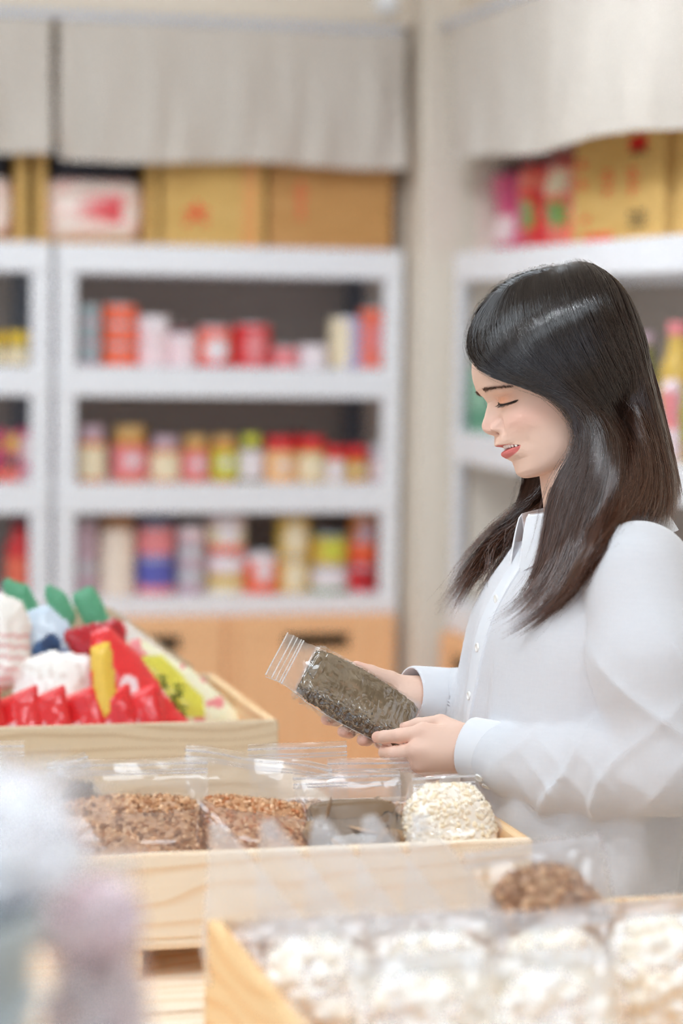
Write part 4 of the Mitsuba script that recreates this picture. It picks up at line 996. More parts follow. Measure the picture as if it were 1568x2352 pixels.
NZ = curve([(-15, 189.6), (-22, 194), (-29, 199), (-43, 208.5), (-50, 214.5), (-58, 219.5), (-66, 220.5), (-73, 218), (-79, 213.5), (-83.5, 209), (-88, 202.5), (-91, 198.5), (-96, 199)])
Bk = curve([(210, -50), (207, -90), (200, -115), (180, -145), (140, -172), (80, -187), (0, -187), (-50, -175), (-90, -135), (-120, -70), (-150, -15), (-180, 20), (-200, 55), (-211, 85), (-215, 96)])
Wd = PchipInterpolator(np.array([-215, -213, -208, -200, -186, -165, -140, -115, -85, -45, -10, 40, 90, 140, 175, 195, 205, 210]) * S0, [.004, .018, .028, .035, .042, .049, .0545, .059, .064, .0685, .071, .0735, .073, .066, .052, .035, .019, .003])
A0 = PchipInterpolator(np.array([-215, -200, -170, -120, -60, 0, 100, 210]) * S0, [.049, .043, .030, .012, -.002, -.008, -.012, -.024])
NF = PchipInterpolator(np.array([-215, -190, -150, -120, -90, -60, 0, 60, 210]) * S0, [1.9, 1.75, 1.75, 1.75, 1.85, 2.05, 2.25, 2.3, 2.0])
def gap_line(c): return (-122.0 - 7.5 * (c / .026) ** 2) * S0
def gap_half(c): return .0034 * np.clip(1 - (c / .0255) ** 2, 0, 1) ** .8
def head_surface(nb=420, nt=260):
    b = np.concatenate([np.linspace(-215, -85, 190), np.linspace(-85, -10, 110)[1:], np.linspace(-10, 210, 122)[1:]]) * S0
    t = np.concatenate([np.linspace(0, .42, 90), np.linspace(.42, 1, 62)[1:]]) * np.pi
    T, Bb = np.meshgrid(t, b); n = NF(Bb)
    ct, st = np.cos(T), np.sin(T)
    fr = ct >= 0
    x = np.where(fr, np.abs(ct) ** (2 / n), -np.abs(ct)); y = np.where(fr, np.abs(st) ** (2 / n), np.abs(st))
    a = A0(Bb) + np.where(fr, (FS(Bb) - A0(Bb)) * x, (A0(Bb) - Bk(Bb)) * x); c = Wd(Bb) * y
    sides = []
    for s in (1, -1):
        A, Cc = a.copy(), c.copy() * s
        u = np.clip((x - .05) / .5, 0, 1); u = u * u * (3 - 2 * u) * fr
        ac = np.abs(Cc)
        g = lambda cc, bb, sc, sb: np.exp(-((ac - cc) / sc) ** 2 - ((Bb - bb * S0) / sb) ** 2)
        inn = (Bb > -96 * S0) & (Bb < -15 * S0)
        A += u * (F0(Bb) - FS(Bb)) * np.exp(-(ac / .0215) ** 3)
        nz = np.where(inn, np.clip(NZ(np.clip(Bb, -96 * S0, -15 * S0)) - F0(Bb), 0, .03), 0)
        wn = np.interp(Bb / S0, [-96, -85, -66, -43, -15], [.0080, .0080, .0086, .0082, .0085])
        A += u * nz * np.exp(-(ac / wn) ** 2.3 * .9)
        A += u * (.0080 * g(.0118, -73, .0044, .0056) - .0036 * g(.0186, -73, .0020, .0075) - .0024 * g(.0128, -57, .0036, .0036) - .0014 * g(.0076, -72, .0014, .0055) - .0065 * g(.0072, -85.5, .0030, .0024))
        A += u * (-.0062 * g(.031, -16, .017, .0105) - .0034 * g(.0155, -18, .0075, .0110))
        A += u * (.0070 * g(.0320, -24, .0118, .0078) + .0016 * g(.030, 16, .018, .006) + .0045 * g(.037, -78, .019, .014))
        A += u * (-.0016 * g(.033, -96, .008, .012) - .0020 * g(.0315, -128, .0045, .006))
        # philtrum and the mouth opening
        A += u * (-.0010 * g(0, -99, .0022, .004))
        gl, gh = gap_line(Cc), gap_half(Cc)
        dg = np.abs(Bb - gl)
        A -= u * .0085 * np.exp(-(dg / np.maximum(gh, 3e-4)) ** 4) * np.clip(1 - (ac / .0265) ** 4, 0, 1)
        # rounder lips beside the opening
        lo = (gl - gh) - Bb
        A += u * .0022 * np.exp(-((lo - .0042) / .0036) ** 2) * np.clip(1 - (ac / .021) ** 2, 0, 1)
        up_ = Bb - (gl + gh)
        A += u * .0010 * np.exp(-((up_ - .0022) / .002) ** 2) * np.clip(1 - (ac / .023) ** 2, 0, 1)
        # lid crease and the edge of the lowered upper lid
        lash = (-29.5 - 5.5 * ((ac - .031) / .014) + 3.5 * ((ac - .031) / .014) ** 2) * S0
        inl = np.clip(1 - ((ac - .031) / .0155) ** 2, 0, 1)
        A -= u * .0016 * np.exp(-((Bb - lash + .0008) / .0011) ** 2) * inl
        A -= u * .0010 * np.exp(-((Bb - lash - .0105) / .0013) ** 2) * inl
        sides.append(np.stack([A, Cc, Bb], -1))
    return sides, b, t
(hL, hR), hb_, ht_ = head_surface()
nb_, nt_ = hL.shape[:2]
ring = np.concatenate([hL, hR[:, -2:0:-1]], 1)       # front midline -> her left -> back -> her right
head_local = loft(ring)
fl = hL.reshape(-1, 3)[:]; front_tree_pts = np.concatenate([hL[:, :100].reshape(-1, 3), hR[:, :100].reshape(-1, 3)])
front_tree = cKDTree(front_tree_pts[:, 1:])
def on_face(c, b, out=0.0):
    """Point of the face at lateral c and height b (metres, head frame), lifted forward by out; world coordinates."""
    d, i = front_tree.query(np.stack([np.atleast_1d(c), np.atleast_1d(b)], -1), k=3)
    w = 1 / (d + 1e-5); a = (front_tree_pts[i, 0] * w).sum(1) / w.sum(1)
    q = np.stack([a + out, np.atleast_1d(c), np.atleast_1d(b)], -1)
    return HO + q @ HM.T
def face_cb(px, py, left=True):
    """Lateral and height of the face point seen at a pixel (on her left, the near side)."""
    pts = hL[:, :110].reshape(-1, 3); W_ = HO + pts @ HM.T
    i = np.argmin(((project(W_) - [px, py]) ** 2).sum(1)); return pts[i, 1], pts[i, 2]
head = trimesh.Trimesh(HO + np.asarray(head_local.vertices) @ HM.T, head_local.faces, process=False)
if head.volume < 0: head.invert()

# --- body, arms and hands as one smooth field
def hand_field(P, wrist, fore, mcps, fingers, thumb, palm_r=(.0185, .0118), wr=.0235):
    d = cone(P, fore, wrist, .030, wr)
    for m, r in zip(mcps, (1, .98, .94, .88)):
        d = smin(d, cone(P, wrist + (m - wrist) * .12, m, palm_r[0] * r, palm_r[1] * r), .010)
    for m, f in zip(mcps, fingers):
        ch = [m] + [q[0] for q in f]; rr = [f[0][1] * 1.12] + [q[1] for q in f]
        e = np.full(len(P), 9.0)
        for k in range(len(ch) - 1):
            e = smin(e, cone(P, ch[k], ch[k + 1], rr[k], rr[k + 1]), .0025)
        d = smin(d, e, .0026)
    ch = [q[0] for q in thumb]; rr = [q[1] for q in thumb]; e = np.full(len(P), 9.0)
    for k in range(len(ch) - 1): e = smin(e, cone(P, ch[k], ch[k + 1], rr[k], rr[k + 1]), .003)
    return smin(d, e, .009)
nW, nF = P3(1098, 1722, -.098), P3(1240, 1742, -.14)
n_mcp = PL([(972, 1682, -.090), (955, 1724, -.098), (962, 1755, -.094), (988, 1775, -.086)])
n_fin = [[(P3(916, 1690, -.088), .0082), (P3(882, 1693, -.074), .0074), (P3(866, 1693, -.061), .0066)],
         [(P3(906, 1731, -.086), .0084), (P3(884, 1728, -.066), .0074), (P3(889, 1718, -.050), .0066)],
         [(P3(932, 1758, -.078), .0078), (P3(918, 1748, -.058), .007), (P3(925, 1735, -.044), .0062)],
         [(P3(958, 1770, -.070), .0068), (P3(946, 1758, -.052), .0062), (P3(950, 1745, -.040), .0055)]]
n_thumb = [(P3(1058, 1690, -.088), .0150), (P3(1012, 1664, -.066), .0112), (P3(960, 1668, -.044), .0094), (P3(922, 1676, -.036), .0075)]
fW, fF = P3(962, 1600, .050), P3(1085, 1632, .095)
f_mcp = PL([(872, 1592, .050), (872, 1618, .038), (880, 1642, .024), (896, 1664, .012)])
f_fin = [[(P3(812, 1632, .030), .0086), (P3(770, 1652, -.006), .0080), (P3(750, 1652, -.026), .0070)],
         [(P3(832, 1656, .016), .0086), (P3(802, 1680, -.022), .0080), (P3(788, 1680, -.040), .0070)],
         [(P3(856, 1676, .006), .0082), (P3(842, 1698, -.026), .0076), (P3(832, 1700, -.044), .0067)],
         [(P3(880, 1692, -.002), .0072), (P3(872, 1706, -.020), .0066), (P3(872, 1708, -.032), .0058)]]
f_thumb = [(P3(940, 1590, .052), .0165), (P3(895, 1565, .044), .0122), (P3(850, 1548, .034), .0104), (P3(818, 1534, .026), .0082)]
near_hand = surface_nets(lambda P: hand_field(P, nW, nF, n_mcp, n_fin, n_thumb), np.min(np.vstack([n_mcp, nW, nF, P3(850, 1650, -.03), P3(900, 1800, -.12)]), 0) - .032, np.max(np.vstack([n_mcp, nW, nF, P3(850, 1650, -.03), P3(900, 1800, -.12)]), 0) + .032, .0017)
far_hand = surface_nets(lambda P: hand_field(P, fW, fF, f_mcp, f_fin, f_thumb, palm_r=(.0185, .0125)), np.min(np.vstack([f_mcp, fW, fF, P3(750, 1640, -.03), P3(815, 1530, .03), P3(850, 1710, -.04)]), 0) - .032, np.max(np.vstack([f_mcp, fW, fF, P3(750, 1640, -.03), P3(815, 1530, .03), P3(850, 1710, -.04)]), 0) + .032, .0017)

BYAW = math.radians(15)
bf = -math.cos(BYAW) * _Rh - math.sin(BYAW) * _Fh            # her forward, level
bl = math.sin(BYAW) * _Rh - math.cos(BYAW) * _Fh             # to her left, towards the camera
shL, elL = P3(1466, 1326, -.158), P3(1535, 1748, -.205)
shR, elR = P3(1298, 1290, .160), P3(1255, 1690, .195)
rows = np.array([  # py, front px, back px, half width (m)
    (1150, 1285, 1440, .050), (1195, 1240, 1478, .078), (1240, 1205, 1520, .120), (1290, 1170, 1560, .168), (1360, 1125, 1590, .190), (1440, 1092, 1606, .190), (1550, 1072, 1612, .186), (1650, 1056, 1606, .186),
    (1835, 1030, 1584, .196), (1950, 1018, 1562, .204), (2050, 1045, 1540, .200), (2240, 1085, 1502, .196), (2420, 1100, 1480, .194)], float)
tz = np.array([P3((r[1] + r[2]) / 2, r[0])[2] for r in rows])
tc_ = np.array([P3((r[1] + r[2]) / 2, r[0])[:2] for r in rows])
thl = np.array([(r[2] - r[1]) / 2 * S0 for r in rows])
tA = np.sqrt(np.maximum(thl ** 2 - (rows[:, 3] * math.sin(BYAW)) ** 2, .02 ** 2)) / math.cos(BYAW)
o = np.argsort(tz)
iC = PchipInterpolator(tz[o], tc_[o]); iA = PchipInterpolator(tz[o], tA[o]); iB = PchipInterpolator(tz[o], rows[o, 3])
zlo, zhi = tz.min(), tz.max()
def torso(P, grow=0.0, scale=1.0):
    z = np.clip(P[:, 2], zlo, zhi)
    q = P[:, :2] - iC(z); f = q @ bf[:2]; l = q @ bl[:2]
    A, B = iA(z) * scale + grow, iB(z) * scale + grow
    n = 2.3
    r = (np.abs(f / A) ** n + np.abs(l / B) ** n) ** (1 / n)
    d = (r - 1) * np.minimum(A, B) * .85
    return np.maximum(d, np.maximum(P[:, 2] - zhi, zlo - P[:, 2]) * .8)
sl = dict(up=[(shL, .062), (P3(1500, 1520, -.190), .065), (elL, .058)], fo=[(elL, .054), (P3(1400, 1758, -.182), .050), (P3(1280, 1760, -.156), .0435), (P3(1175, 1742, -.128), .037), (P3(1105, 1727, -.105), .031)])
sr = dict(up=[(shR, .066), (elR, .056)], fo=[(elR, .056), (P3(1120, 1632, .110), .046), (P3(1040, 1612, .080), .038), (P3(985, 1604, .060), .033)])
def chain(P, rows, k=.012):
    d = np.full(len(P), 9.0)
    for (a, ra), (b, rb) in zip(rows[:-1], rows[1:]): d = smin(d, cone(P, a, b, ra, rb), k)
    return d
def along(P, a, b):
    ab = b - a; return (P - a) @ ab / (ab @ ab)
def torso_cloth(P, folds=True):
    dt = torso(P)
    z = P[:, 2]; zc = np.clip(z, zlo, zhi)
    q = P[:, :2] - iC(zc); f = q @ bf[:2]; l = q @ bl[:2]
    ang = np.arctan2(l, f)
    if folds:
        hang = np.clip((tz[4] - z) / .45, 0, 1)
        w = .0050 * hang * np.sin(ang * 9 + 2.2 * np.sin(z * 5 + 1) + .8) + .0045 * hang * np.sin(ang * 17 + 3 * np.sin(z * 4) + 2)
        # broad drag lines that run from the bust and the shoulder to the hem
        w += .006 * .8 * hang ** .5 * (1 - np.abs(np.sin(ang * 3.1 + z * 4.2 + .4))) ** 3 * 1.4
        w += .0022 * (meshkit.noise(np.stack([ang * 5, z * 9, 0 * z], 1)) - .5) * 2
        dt = dt - w
    return dt
def shirt_field(P, folds=True):
    dt = torso_cloth(P, folds)
    kz = .003 + .038 * np.clip((z - P3(1440, 1500)[2]) / .11, 0, 1)
    upl, upr = chain(P, sl['up'], .02), chain(P, sr['up'], .02)
    fo = []
    for s, sg in ((sl, 0), (sr, 3)):
        c = chain(P, s['fo'], .012)
        if folds:
            t = along(P, s['fo'][0][0], s['fo'][-1][0])
            v = P - s['fo'][0][0]
            w1 = np.sin(t * 11.5 + 38 * P[:, 2] + 4.5 * meshkit.noise(P * 9 + sg) + sg)
            rid = (1 - np.abs(w1)) ** 2.2
            w2 = np.sin(t * 19 - 55 * P[:, 2] + 5 * meshkit.noise(P * 11 + 7 + sg))
            env = np.clip(t * 1.4 + .25, 0, 1) * np.clip((.92 - t) * 2.4, .0, 1)
            c = c - (.0092 * rid - .002 + .0030 * (1 - np.abs(w2)) ** 3) * env * (.45 + 1.0 * meshkit.noise(P * 15 + 5 + sg))
            # the loose cloth sags below the forearm
            sag = np.clip(np.sin(np.clip(t, 0, 1) * np.pi), 0, 1)
            c = c - .006 * sag * np.clip(-(P - (s['fo'][0][0] + np.clip(t, 0, 1)[:, None] * (s['fo'][-1][0] - s['fo'][0][0])))[:, 2] / .04, 0, 1)
        fo.append(c)
    if folds:
        for s in (sl,):
            t = along(P, s['up'][0][0], s['up'][-1][0])
            w1 = np.sin(t * 4.5 + 34 * (P @ bf) + 3.4 * meshkit.noise(P * 6))
            upl = upl - .0065 * (1 - np.abs(w1)) ** 2 * np.clip((t - .1) * 2, 0, 1)
            w2 = np.sin(t * 8 - 50 * (P @ bf) + 4 * meshkit.noise(P * 7 + 3))
            upl = upl - .0040 * (1 - np.abs(w2)) ** 2.0 * np.clip((t - .55) * 2.5, 0, 1)
    d = smin(dt, smin(upl, upr, .01), kz)
    ke = .004 + .02 * np.clip(1 - np.linalg.norm(P - elL, axis=1) / .13, 0, 1)
    d = smin(d, fo[0], ke); d = smin(d, fo[1], .008)
    return d
allp = np.vstack([shL, elL, shR, elR, P3(1100, 1727, -.1), P3(980, 1604, .06)])
slo = np.r_[np.minimum(allp.min(0)[:2], (tc_.min(0) - .25)) - .08, zlo - .01]; shi = np.r_[np.maximum(allp.max(0)[:2], tc_.max(0) + .25) + .08, tz[0] + .01]
shirt_m = surface_nets(shirt_field, slo, shi, .0039)
shirt_m = smoothed(shirt_m, 2)
# open at the hem, the neck and the cuffs
fc = shirt_m.triangles_center
HEM = zlo + .012
def past(a, b, lim): return along(fc, a, b) > lim
neck_ax = unit(P3(1335, 1080) - P3(1378, 1230)); neck_c = P3(1362, 1196)
cutn = ((fc - neck_c) @ neck_ax > 0) & (np.linalg.norm(fc - neck_c, axis=1) < .13)
def end_cap(s):
    a, b = s['fo'][-2][0], s['fo'][-1][0]; t = along(fc, a, b)
    return (torso_cloth(fc) > .006) & (t > .9) & (np.linalg.norm(fc - a - t[:, None] * (b - a), axis=1) < .047) & (np.linalg.norm(fc - b, axis=1) < .055)
cuffL, cuffR = end_cap(sl), end_cap(sr)
shirt_m.update_faces(~((fc[:, 2] < HEM) | cutn | cuffL | cuffR)); shirt_m.remove_unreferenced_vertices()
# linen: sheer white cloth
def linen_fn(p, n, uv):
    w = mikit.noise(p.x * 1400, p.y * 1400, p.z * 90) * .5 + mikit.noise(p.x * 90, p.y * 90, p.z * 1500) * .5
    return mikit.mix([.79, .80, .825], [.85, .86, .885], w)
scene['m_linen'] = {'type': 'principledthin', 'base_color': mikit.proc(linen_fn), 'roughness': .7, 'diff_trans': .5, 'spec_trans': 0.0, 'eta': 1.3}
scene['m_linen2'] = {'type': 'principledthin', 'base_color': rgb((.84, .85, .875)), 'roughness': .7, 'diff_trans': .3, 'spec_trans': 0.0, 'eta': 1.3}
shirt = part(person, 'shirt', shirt_m, 'm_linen', True, label='loose white linen shirt')
def shirt_hit(p0, d, smax=.4, n=500):
    s = np.linspace(0, smax, n); v = shirt_field(p0 + s[:, None] * d)
    i = np.argmax(v < 0) if (v < 0).any() else n - 1
    return p0 + s[max(i - 1, 0)] * d
# placket and buttons down the front
pl_l = []
for py in np.linspace(1205, 2150, 70):
    z = P3(1150, py)[2]; c = np.r_[iC(np.clip(z, zlo, zhi)), z]
    row = [shirt_hit(c + bl * u + bf * .33, -bf) + bf * .0022 for u in np.linspace(-.017, .017, 7)]
    pl_l.append(row)
pl_l = np.array(pl_l); pl_l = np.apply_along_axis(lambda v: np.convolve(np.pad(v, 2, 'edge'), np.ones(5) / 5, 'valid'), 0, pl_l)
ins = pl_l - bf * .0035
pm = np.concatenate([pl_l, ins[:, ::-1]], 1)
part(shirt, 'placket', loft(pm), 'm_linen2', 40)
mat('m_button', srgb(238, 236, 230), .3, .5)
btn = lathe([(0, .0012), (.003, .0012), (.0036, .0022), (.0048, .0022), (.0052, .0014), (.0052, .0), (0, .0)], 18)
def basis(n, upv=np.array([0, 0, 1.0])):
    n = unit(n); u = unit(np.cross(upv, n)); return np.stack([u, np.cross(n, u), n], 1)
for k in (12, 20, 28, 36, 44, 52, 60):
    part(shirt, 'button', moved(btn, basis(bf), pl_l[k, 3] + bf * .0004), 'm_button')
# cuffs
def cuff(a, b, ra, rb, flat=1.0, thick=.0016, flare=None):
    ax = unit(b - a); ref = np.array([0, 0, 1.0]); u = unit(np.cross(ref, ax)); w = np.cross(ax, u); th = np.linspace(0, 2 * np.pi, 49)[:-1]
    R = []
    for s, dr_ in ((0, 0), (.04, .0012), (.5, .0014), (.95, .0012), (1, 0), (1, -thick), (.5, -thick), (0, -thick), ):
        r = ra + (rb - ra) * s + dr_ + .0010 * np.sin(th * 3 + s * 2)
        R.append(a + (b - a) * s + (r * np.cos(th))[:, None] * u * flat + (r * np.sin(th))[:, None] * w)
    R.append(R[0]); return loft(np.array(R), cap=False), ax, u, w
cm, ax, u, w = cuff(P3(1186, 1744, -.131), P3(1076, 1720, -.096), .0375, .0345, .86)
kc = part(shirt, 'cuff', cm, 'm_linen2', 40)
for px, py in ((1112, 1768), (1118, 1802)):
    q = P3(px, py, -.13); c0 = P3(1120, 1730, -.11); d = unit(q - c0 - ax * ((q - c0) @ ax))
    part(kc, 'button', moved(btn, basis(d, ax), c0 + ax * ((q - c0) @ ax) + d * .0372), 'm_button')
cm, ax, u, w = cuff(P3(1064, 1618, .090), P3(938, 1600, .046), .0425, .0350, .86)
part(shirt, 'cuff', cm, 'm_linen2', 40)
# collar: a stand round the neck and two leaves folded down
cc = P3(1352, 1205); cn = unit(neck_ax * .8 + np.array([0, 0, 1]) * .4); cf = unit(bf - cn * (bf @ cn)); cl = np.cross(cn, cf)
if cl @ bl < 0: cl = -cl
R = []
th = np.linspace(.16, 2 * np.pi - .16, 70)
for s in np.linspace(0, 1, 15):
    h = np.where(s < .45, -.012 + .040 * s / .45, .028 - (.052 + .016 * np.exp(-(np.minimum(th, 2 * np.pi - th) / .5) ** 2)) * (s - .45) / .55)
    r = .067 + (.004 if s < .45 else .004 + .026 * ((s - .45) / .55) ** .8) - .003 * s
    R.append(cc + cn * h[:, None] + (r * 1.08 * np.cos(th))[:, None] * cf + (r * np.sin(th))[:, None] * cl)
R = np.array(R); nn_ = R.shape[1]
part(shirt, 'collar', trimesh.Trimesh(R.reshape(-1, 3), grid_faces(15, nn_), process=False), 'm_linen2', True)

# trousers and shoes, hidden below the shirt
hipL, hipR = np.r_[iC(zlo), .84] + bl * .08, np.r_[iC(zlo), .84] - bl * .08
ankL, ankR = np.r_[iC(zlo), .085] + bl * .10 - bf * .03, np.r_[iC(zlo), .085] - bl * .10 - bf * .03
knL, knR = (hipL + ankL) / 2 + bf * .03 + [0, 0, .03], (hipR + ankR) / 2 + bf * .03 + [0, 0, .03]
def legs_field(P, g=0.0):
    d = smin(chain(P, [(hipL, .070 + g), (knL, .060 + g), (ankL, .048 + g)], .03), chain(P, [(hipR, .070 + g), (knR, .060 + g), (ankR, .048 + g)], .03), .02)
    return smin(d, cone(P, hipL + [0, 0, .12], hipR + [0, 0, .12], .068 + g, .068 + g), .04)
lp = np.vstack([hipL, hipR, ankL, ankR, hipL + [0, 0, .14], hipR + [0, 0, .14]])
tr_m = surface_nets(lambda P: np.maximum(legs_field(P, .006) - .004 * meshkit.noise(P * 14), np.maximum(.075 - P[:, 2], P[:, 2] - .99)), lp.min(0) - .13 * np.array([1, 1, .0]) - [0, 0, .02], lp.max(0) + .13, .009)
def denim_fn(p, n, uv): return mikit.mix([.30, .42, .58], [.42, .54, .68], mikit.noise(p.x * 300, p.y * 300, p.z * 300))
mat('m_denim', mikit.proc(denim_fn), .9, .1)
part(person, 'trousers', tr_m, 'm_denim', True, label='light blue jeans under the shirt')
mat('m_shoe', srgb(236, 234, 230), .6, .3)
for ank in (ankL, ankR):
    pts = []
    for s in np.linspace(0, 1, 12):
        c = ank - bf * .06 + bf * .245 * s; w_ = .034 + .012 * math.sin(s * np.pi * .9 + .3); h_ = .075 - .035 * s if s < .9 else .035
        a_ = np.linspace(0, 2 * np.pi, 20, endpoint=False); e = math.sin(np.pi * (.08 + .84 * s)) ** .4
        pts.append(np.stack([(c[0] + bl[0] * w_ * e * np.cos(a_)), (c[1] + bl[1] * w_ * e * np.cos(a_)), .001 + h_ * .5 * (1 + np.sign(np.sin(a_)) * np.abs(np.sin(a_)) ** .6)], -1))
    part(person, 'shoe', loft(np.array(pts)), 'm_shoe', 50)

# the body under the clothes, one skin with the head and hands
def body_field(P):
    z = P[:, 2]
    d = np.maximum(torso(P, -.012, .86), z - tz[2])
    d = smin(d, smin(chain(P, [(shL, .048), (elL, .038)], .02), chain(P, [(shR, .048), (elR, .038)], .02), .01), .03)
    d = smin(d, chain(P, [(elL, .038), (P3(1240, 1742, -.14), .031), (nW, .0225)], .02), .01)
    d = smin(d, chain(P, [(elR, .038), (P3(1085, 1632, .095), .031), (fW, .0225)], .02), .01)
    d = smin(d, cone(P, P3(1330, 990, 0), P3(1372, 1240, 0), .052, .058), .03)
    return smin(d, legs_field(P, -.004), .04)
bl_, bh_ = np.minimum(slo, lp.min(0) - .1), np.maximum(shi, P3(1330, 930))
bl_[2] = .0; bl_[:2] -= .06; bh_[:2] += .06
body_m = surface_nets(body_field, bl_, bh_ + .02, .0095)
Mb = to_manifold(body_m) + to_manifold(head) + to_manifold(near_hand) + to_manifold(far_hand)
skin = from_manifold(Mb)
sv = np.asarray(skin.vertices)
SKIN, LIP, LID, BLUSH = srgb(226, 190, 170), srgb(202, 98, 96), srgb(212, 142, 104), srgb(230, 174, 158)
col = np.tile(SKIN, (len(sv), 1))
hl = (sv - HO) @ HM; a_, c_, b_ = hl.T
def blend(col, w, c): return col * (1 - w[:, None]) + np.asarray(c) * w[:, None]
inhead = (np.abs(c_) < .085) & (b_ > -.115) & (b_ < .12) & (a_ > .02)
ac = np.abs(c_)
sm = lambda e0, e1, x: np.clip((x - e0) / (e1 - e0), 0, 1) ** 2 * (3 - 2 * np.clip((x - e0) / (e1 - e0), 0, 1))
G = lambda cc, bb, sc, sb: np.exp(-((ac - cc) / sc) ** 2 - ((b_ - bb * S0) / sb) ** 2) * inhead
col = blend(col, .55 * G(.040, -72, .022, .016), BLUSH)
col = blend(col, .45 * G(0, -62, .014, .010), BLUSH)
col = blend(col, np.clip(.85 * G(.031, -20, .0155, .0075), 0, 1), LID)
gl, gh = gap_line(c_), gap_half(c_)
wl = np.clip(1 - (ac / .0262) ** 2, 0, 1)
up_ = (b_ - gl - gh) / (.0019 * wl ** .6 * (1 - .22 * np.exp(-(ac / .003) ** 2)) + 1e-5); lo_ = (gl - gh - b_) / (.0102 * wl ** .55 + 1e-5)
lipw = np.where(b_ > gl, 1 - sm(.8, 1.1, up_), 1 - sm(.85, 1.08, lo_)) * (ac < .0265) * inhead * (a_ > .055)
col = blend(col, np.clip(lipw, 0, 1) * .9, LIP)
scalp = (b_ > .052 - .35 * np.maximum(.06 - a_, 0)) & (b_ < .13) & (np.abs(c_) < .09) & ((b_ > .052) | (a_ < .035)) & (b_ > -.05) & (a_ > -.12)
col[scalp] = srgb(44, 34, 30)
brw = ((ac - .0115) / .036); brb = (15 - 13 * brw + 4 * np.sin(np.pi * np.clip(brw, 0, 1))) * S0
col = blend(col, .72 * np.exp(-((b_ - brb) / (.0028 - .001 * np.clip(brw, 0, 1))) ** 2) * np.clip(brw * 8 + .3, 0, 1) * np.clip((1 - brw) * 4, 0, 1) * inhead, srgb(112, 82, 70))
nos = np.exp(-((ac - .0072) / .0028) ** 2 - ((b_ + 86.5 * S0) / .0016) ** 2) * inhead * (a_ > .09)
col = blend(col, .6 * nos, srgb(150, 84, 70))
inside = (np.abs(b_ - gl) < gh * .75) & (ac < .024) & inhead & (a_ > .055)
col[inside] = srgb(120, 44, 44)
hands = np.minimum(np.linalg.norm(sv - n_mcp.mean(0), axis=1), np.linalg.norm(sv - f_mcp.mean(0), axis=1)) < .13
tips = np.array([f[-1][0] for f in n_fin + f_fin] + [n_thumb[-1][0], f_thumb[-1][0]]); kn = np.vstack([n_mcp, [f[0][0] for f in n_fin]])
dt_, _ = cKDTree(tips).query(sv); dk_, _ = cKDTree(kn).query(sv)
col = blend(col, .55 * np.exp(-(dt_ / .014) ** 2), srgb(240, 178, 160)); col = blend(col, .30 * np.exp(-(dk_ / .013) ** 2), srgb(240, 184, 164))
scene['m_skin'] = {'type': 'twosided', 'b': {'type': 'principled', 'base_color': VC, 'roughness': .5, 'specular': .35, 'sheen': .15}}
part(person, 'body', skin, 'm_skin', True, color=col, label='pale skin of face and hands')

# teeth, lashes, brows
def strip(pts, r, n=6): return tube(np.asarray(pts), r, n)
mat('m_teeth', srgb(244, 238, 228), .3, .5); mat('m_lash', srgb(38, 24, 20), .5, .3)
tt = []
for k in range(-4, 5):
    c = k * .0052; g0 = gap_line(np.array([c]))[0]
    wv, hv = .0024, (.0042 if abs(k) < 3 else .0034)
    base = F0(np.array([-118 * S0]))[0] - .0062 - 13.0 * c * c
    tt.append(rbox((base - .003, c - wv, g0 - hv * .55), (base, c + wv, g0 + hv), .0011))
part(person, 'teeth', moved(cat(tt), HM, HO), 'm_teeth', 40, kind='stuff')
def hair_tuft(roots, dirs, lens, r, bend, seed):
    rr = np.random.default_rng(seed); out = []
    for p, d, L in zip(roots, dirs, lens):
        s = np.linspace(0, 1, 6)[:, None]; b = bend
        path = p + d * L * s + b * L * s ** 2
        out.append(tube(path, r * (1 - s[:, 0] * .85), 4))
    return cat(out)
for sgn in (1, -1):
    c = sgn * np.linspace(.0175, .0455, 34); acx = np.abs(c)
    lb = (-29.5 - 5.5 * ((acx - .031) / .014) + 3.5 * ((acx - .031) / .014) ** 2) * S0
    line = on_face(c, lb - .0004, .0012)
    lash = [tube(line, np.interp(np.linspace(0, 1, 34), [0, .3, .9, 1], [.0004, .0009, .0010, .0003]), 6)]
    rr = np.random.default_rng(5)
    cs = sgn * rr.uniform(.020, .0455, 60); acx = np.abs(cs)
    lb = (-29.5 - 5.5 * ((acx - .031) / .014) + 3.5 * ((acx - .031) / .014) ** 2) * S0
    roots = on_face(cs, lb - .0004, .001)
    dirs = unit(ha * .75 - hu * .75 + hc_[None] * (sgn * (acx - .031) * 38)[:, None] + rr.normal(size=(60, 3)) * .08)
    lash.append(hair_tuft(roots, dirs, rr.uniform(.0055, .0085, 60), .00022, hu * .45, 3))
    part(person, 'eyelashes', cat(lash), 'm_lash', 40, kind='stuff')
    n = 240; u = rr.random(n)
    cs = sgn * (.0115 + .036 * u); acx = np.abs(cs)
    bb = (15 - 13 * u + 4 * np.sin(np.pi * u)) * S0 + rr.normal(size=n) * .0012 * (1 - .55 * u)
    roots = on_face(cs, bb, .0003)
    dirs = unit(hc_[None] * sgn * (.75 + .2 * u)[:, None] + hu * (.42 - .80 * u)[:, None] + ha * .05 + rr.normal(size=(n, 3)) * .12)
    part(person, 'eyebrow', hair_tuft(roots, dirs, rr.uniform(.0035, .006, n), .00022, -ha * .12 * 0 - hu * .15, 4), 'm_brow', 40, kind='stuff')
mat('m_brow', srgb(104, 78, 66), .6, .2)
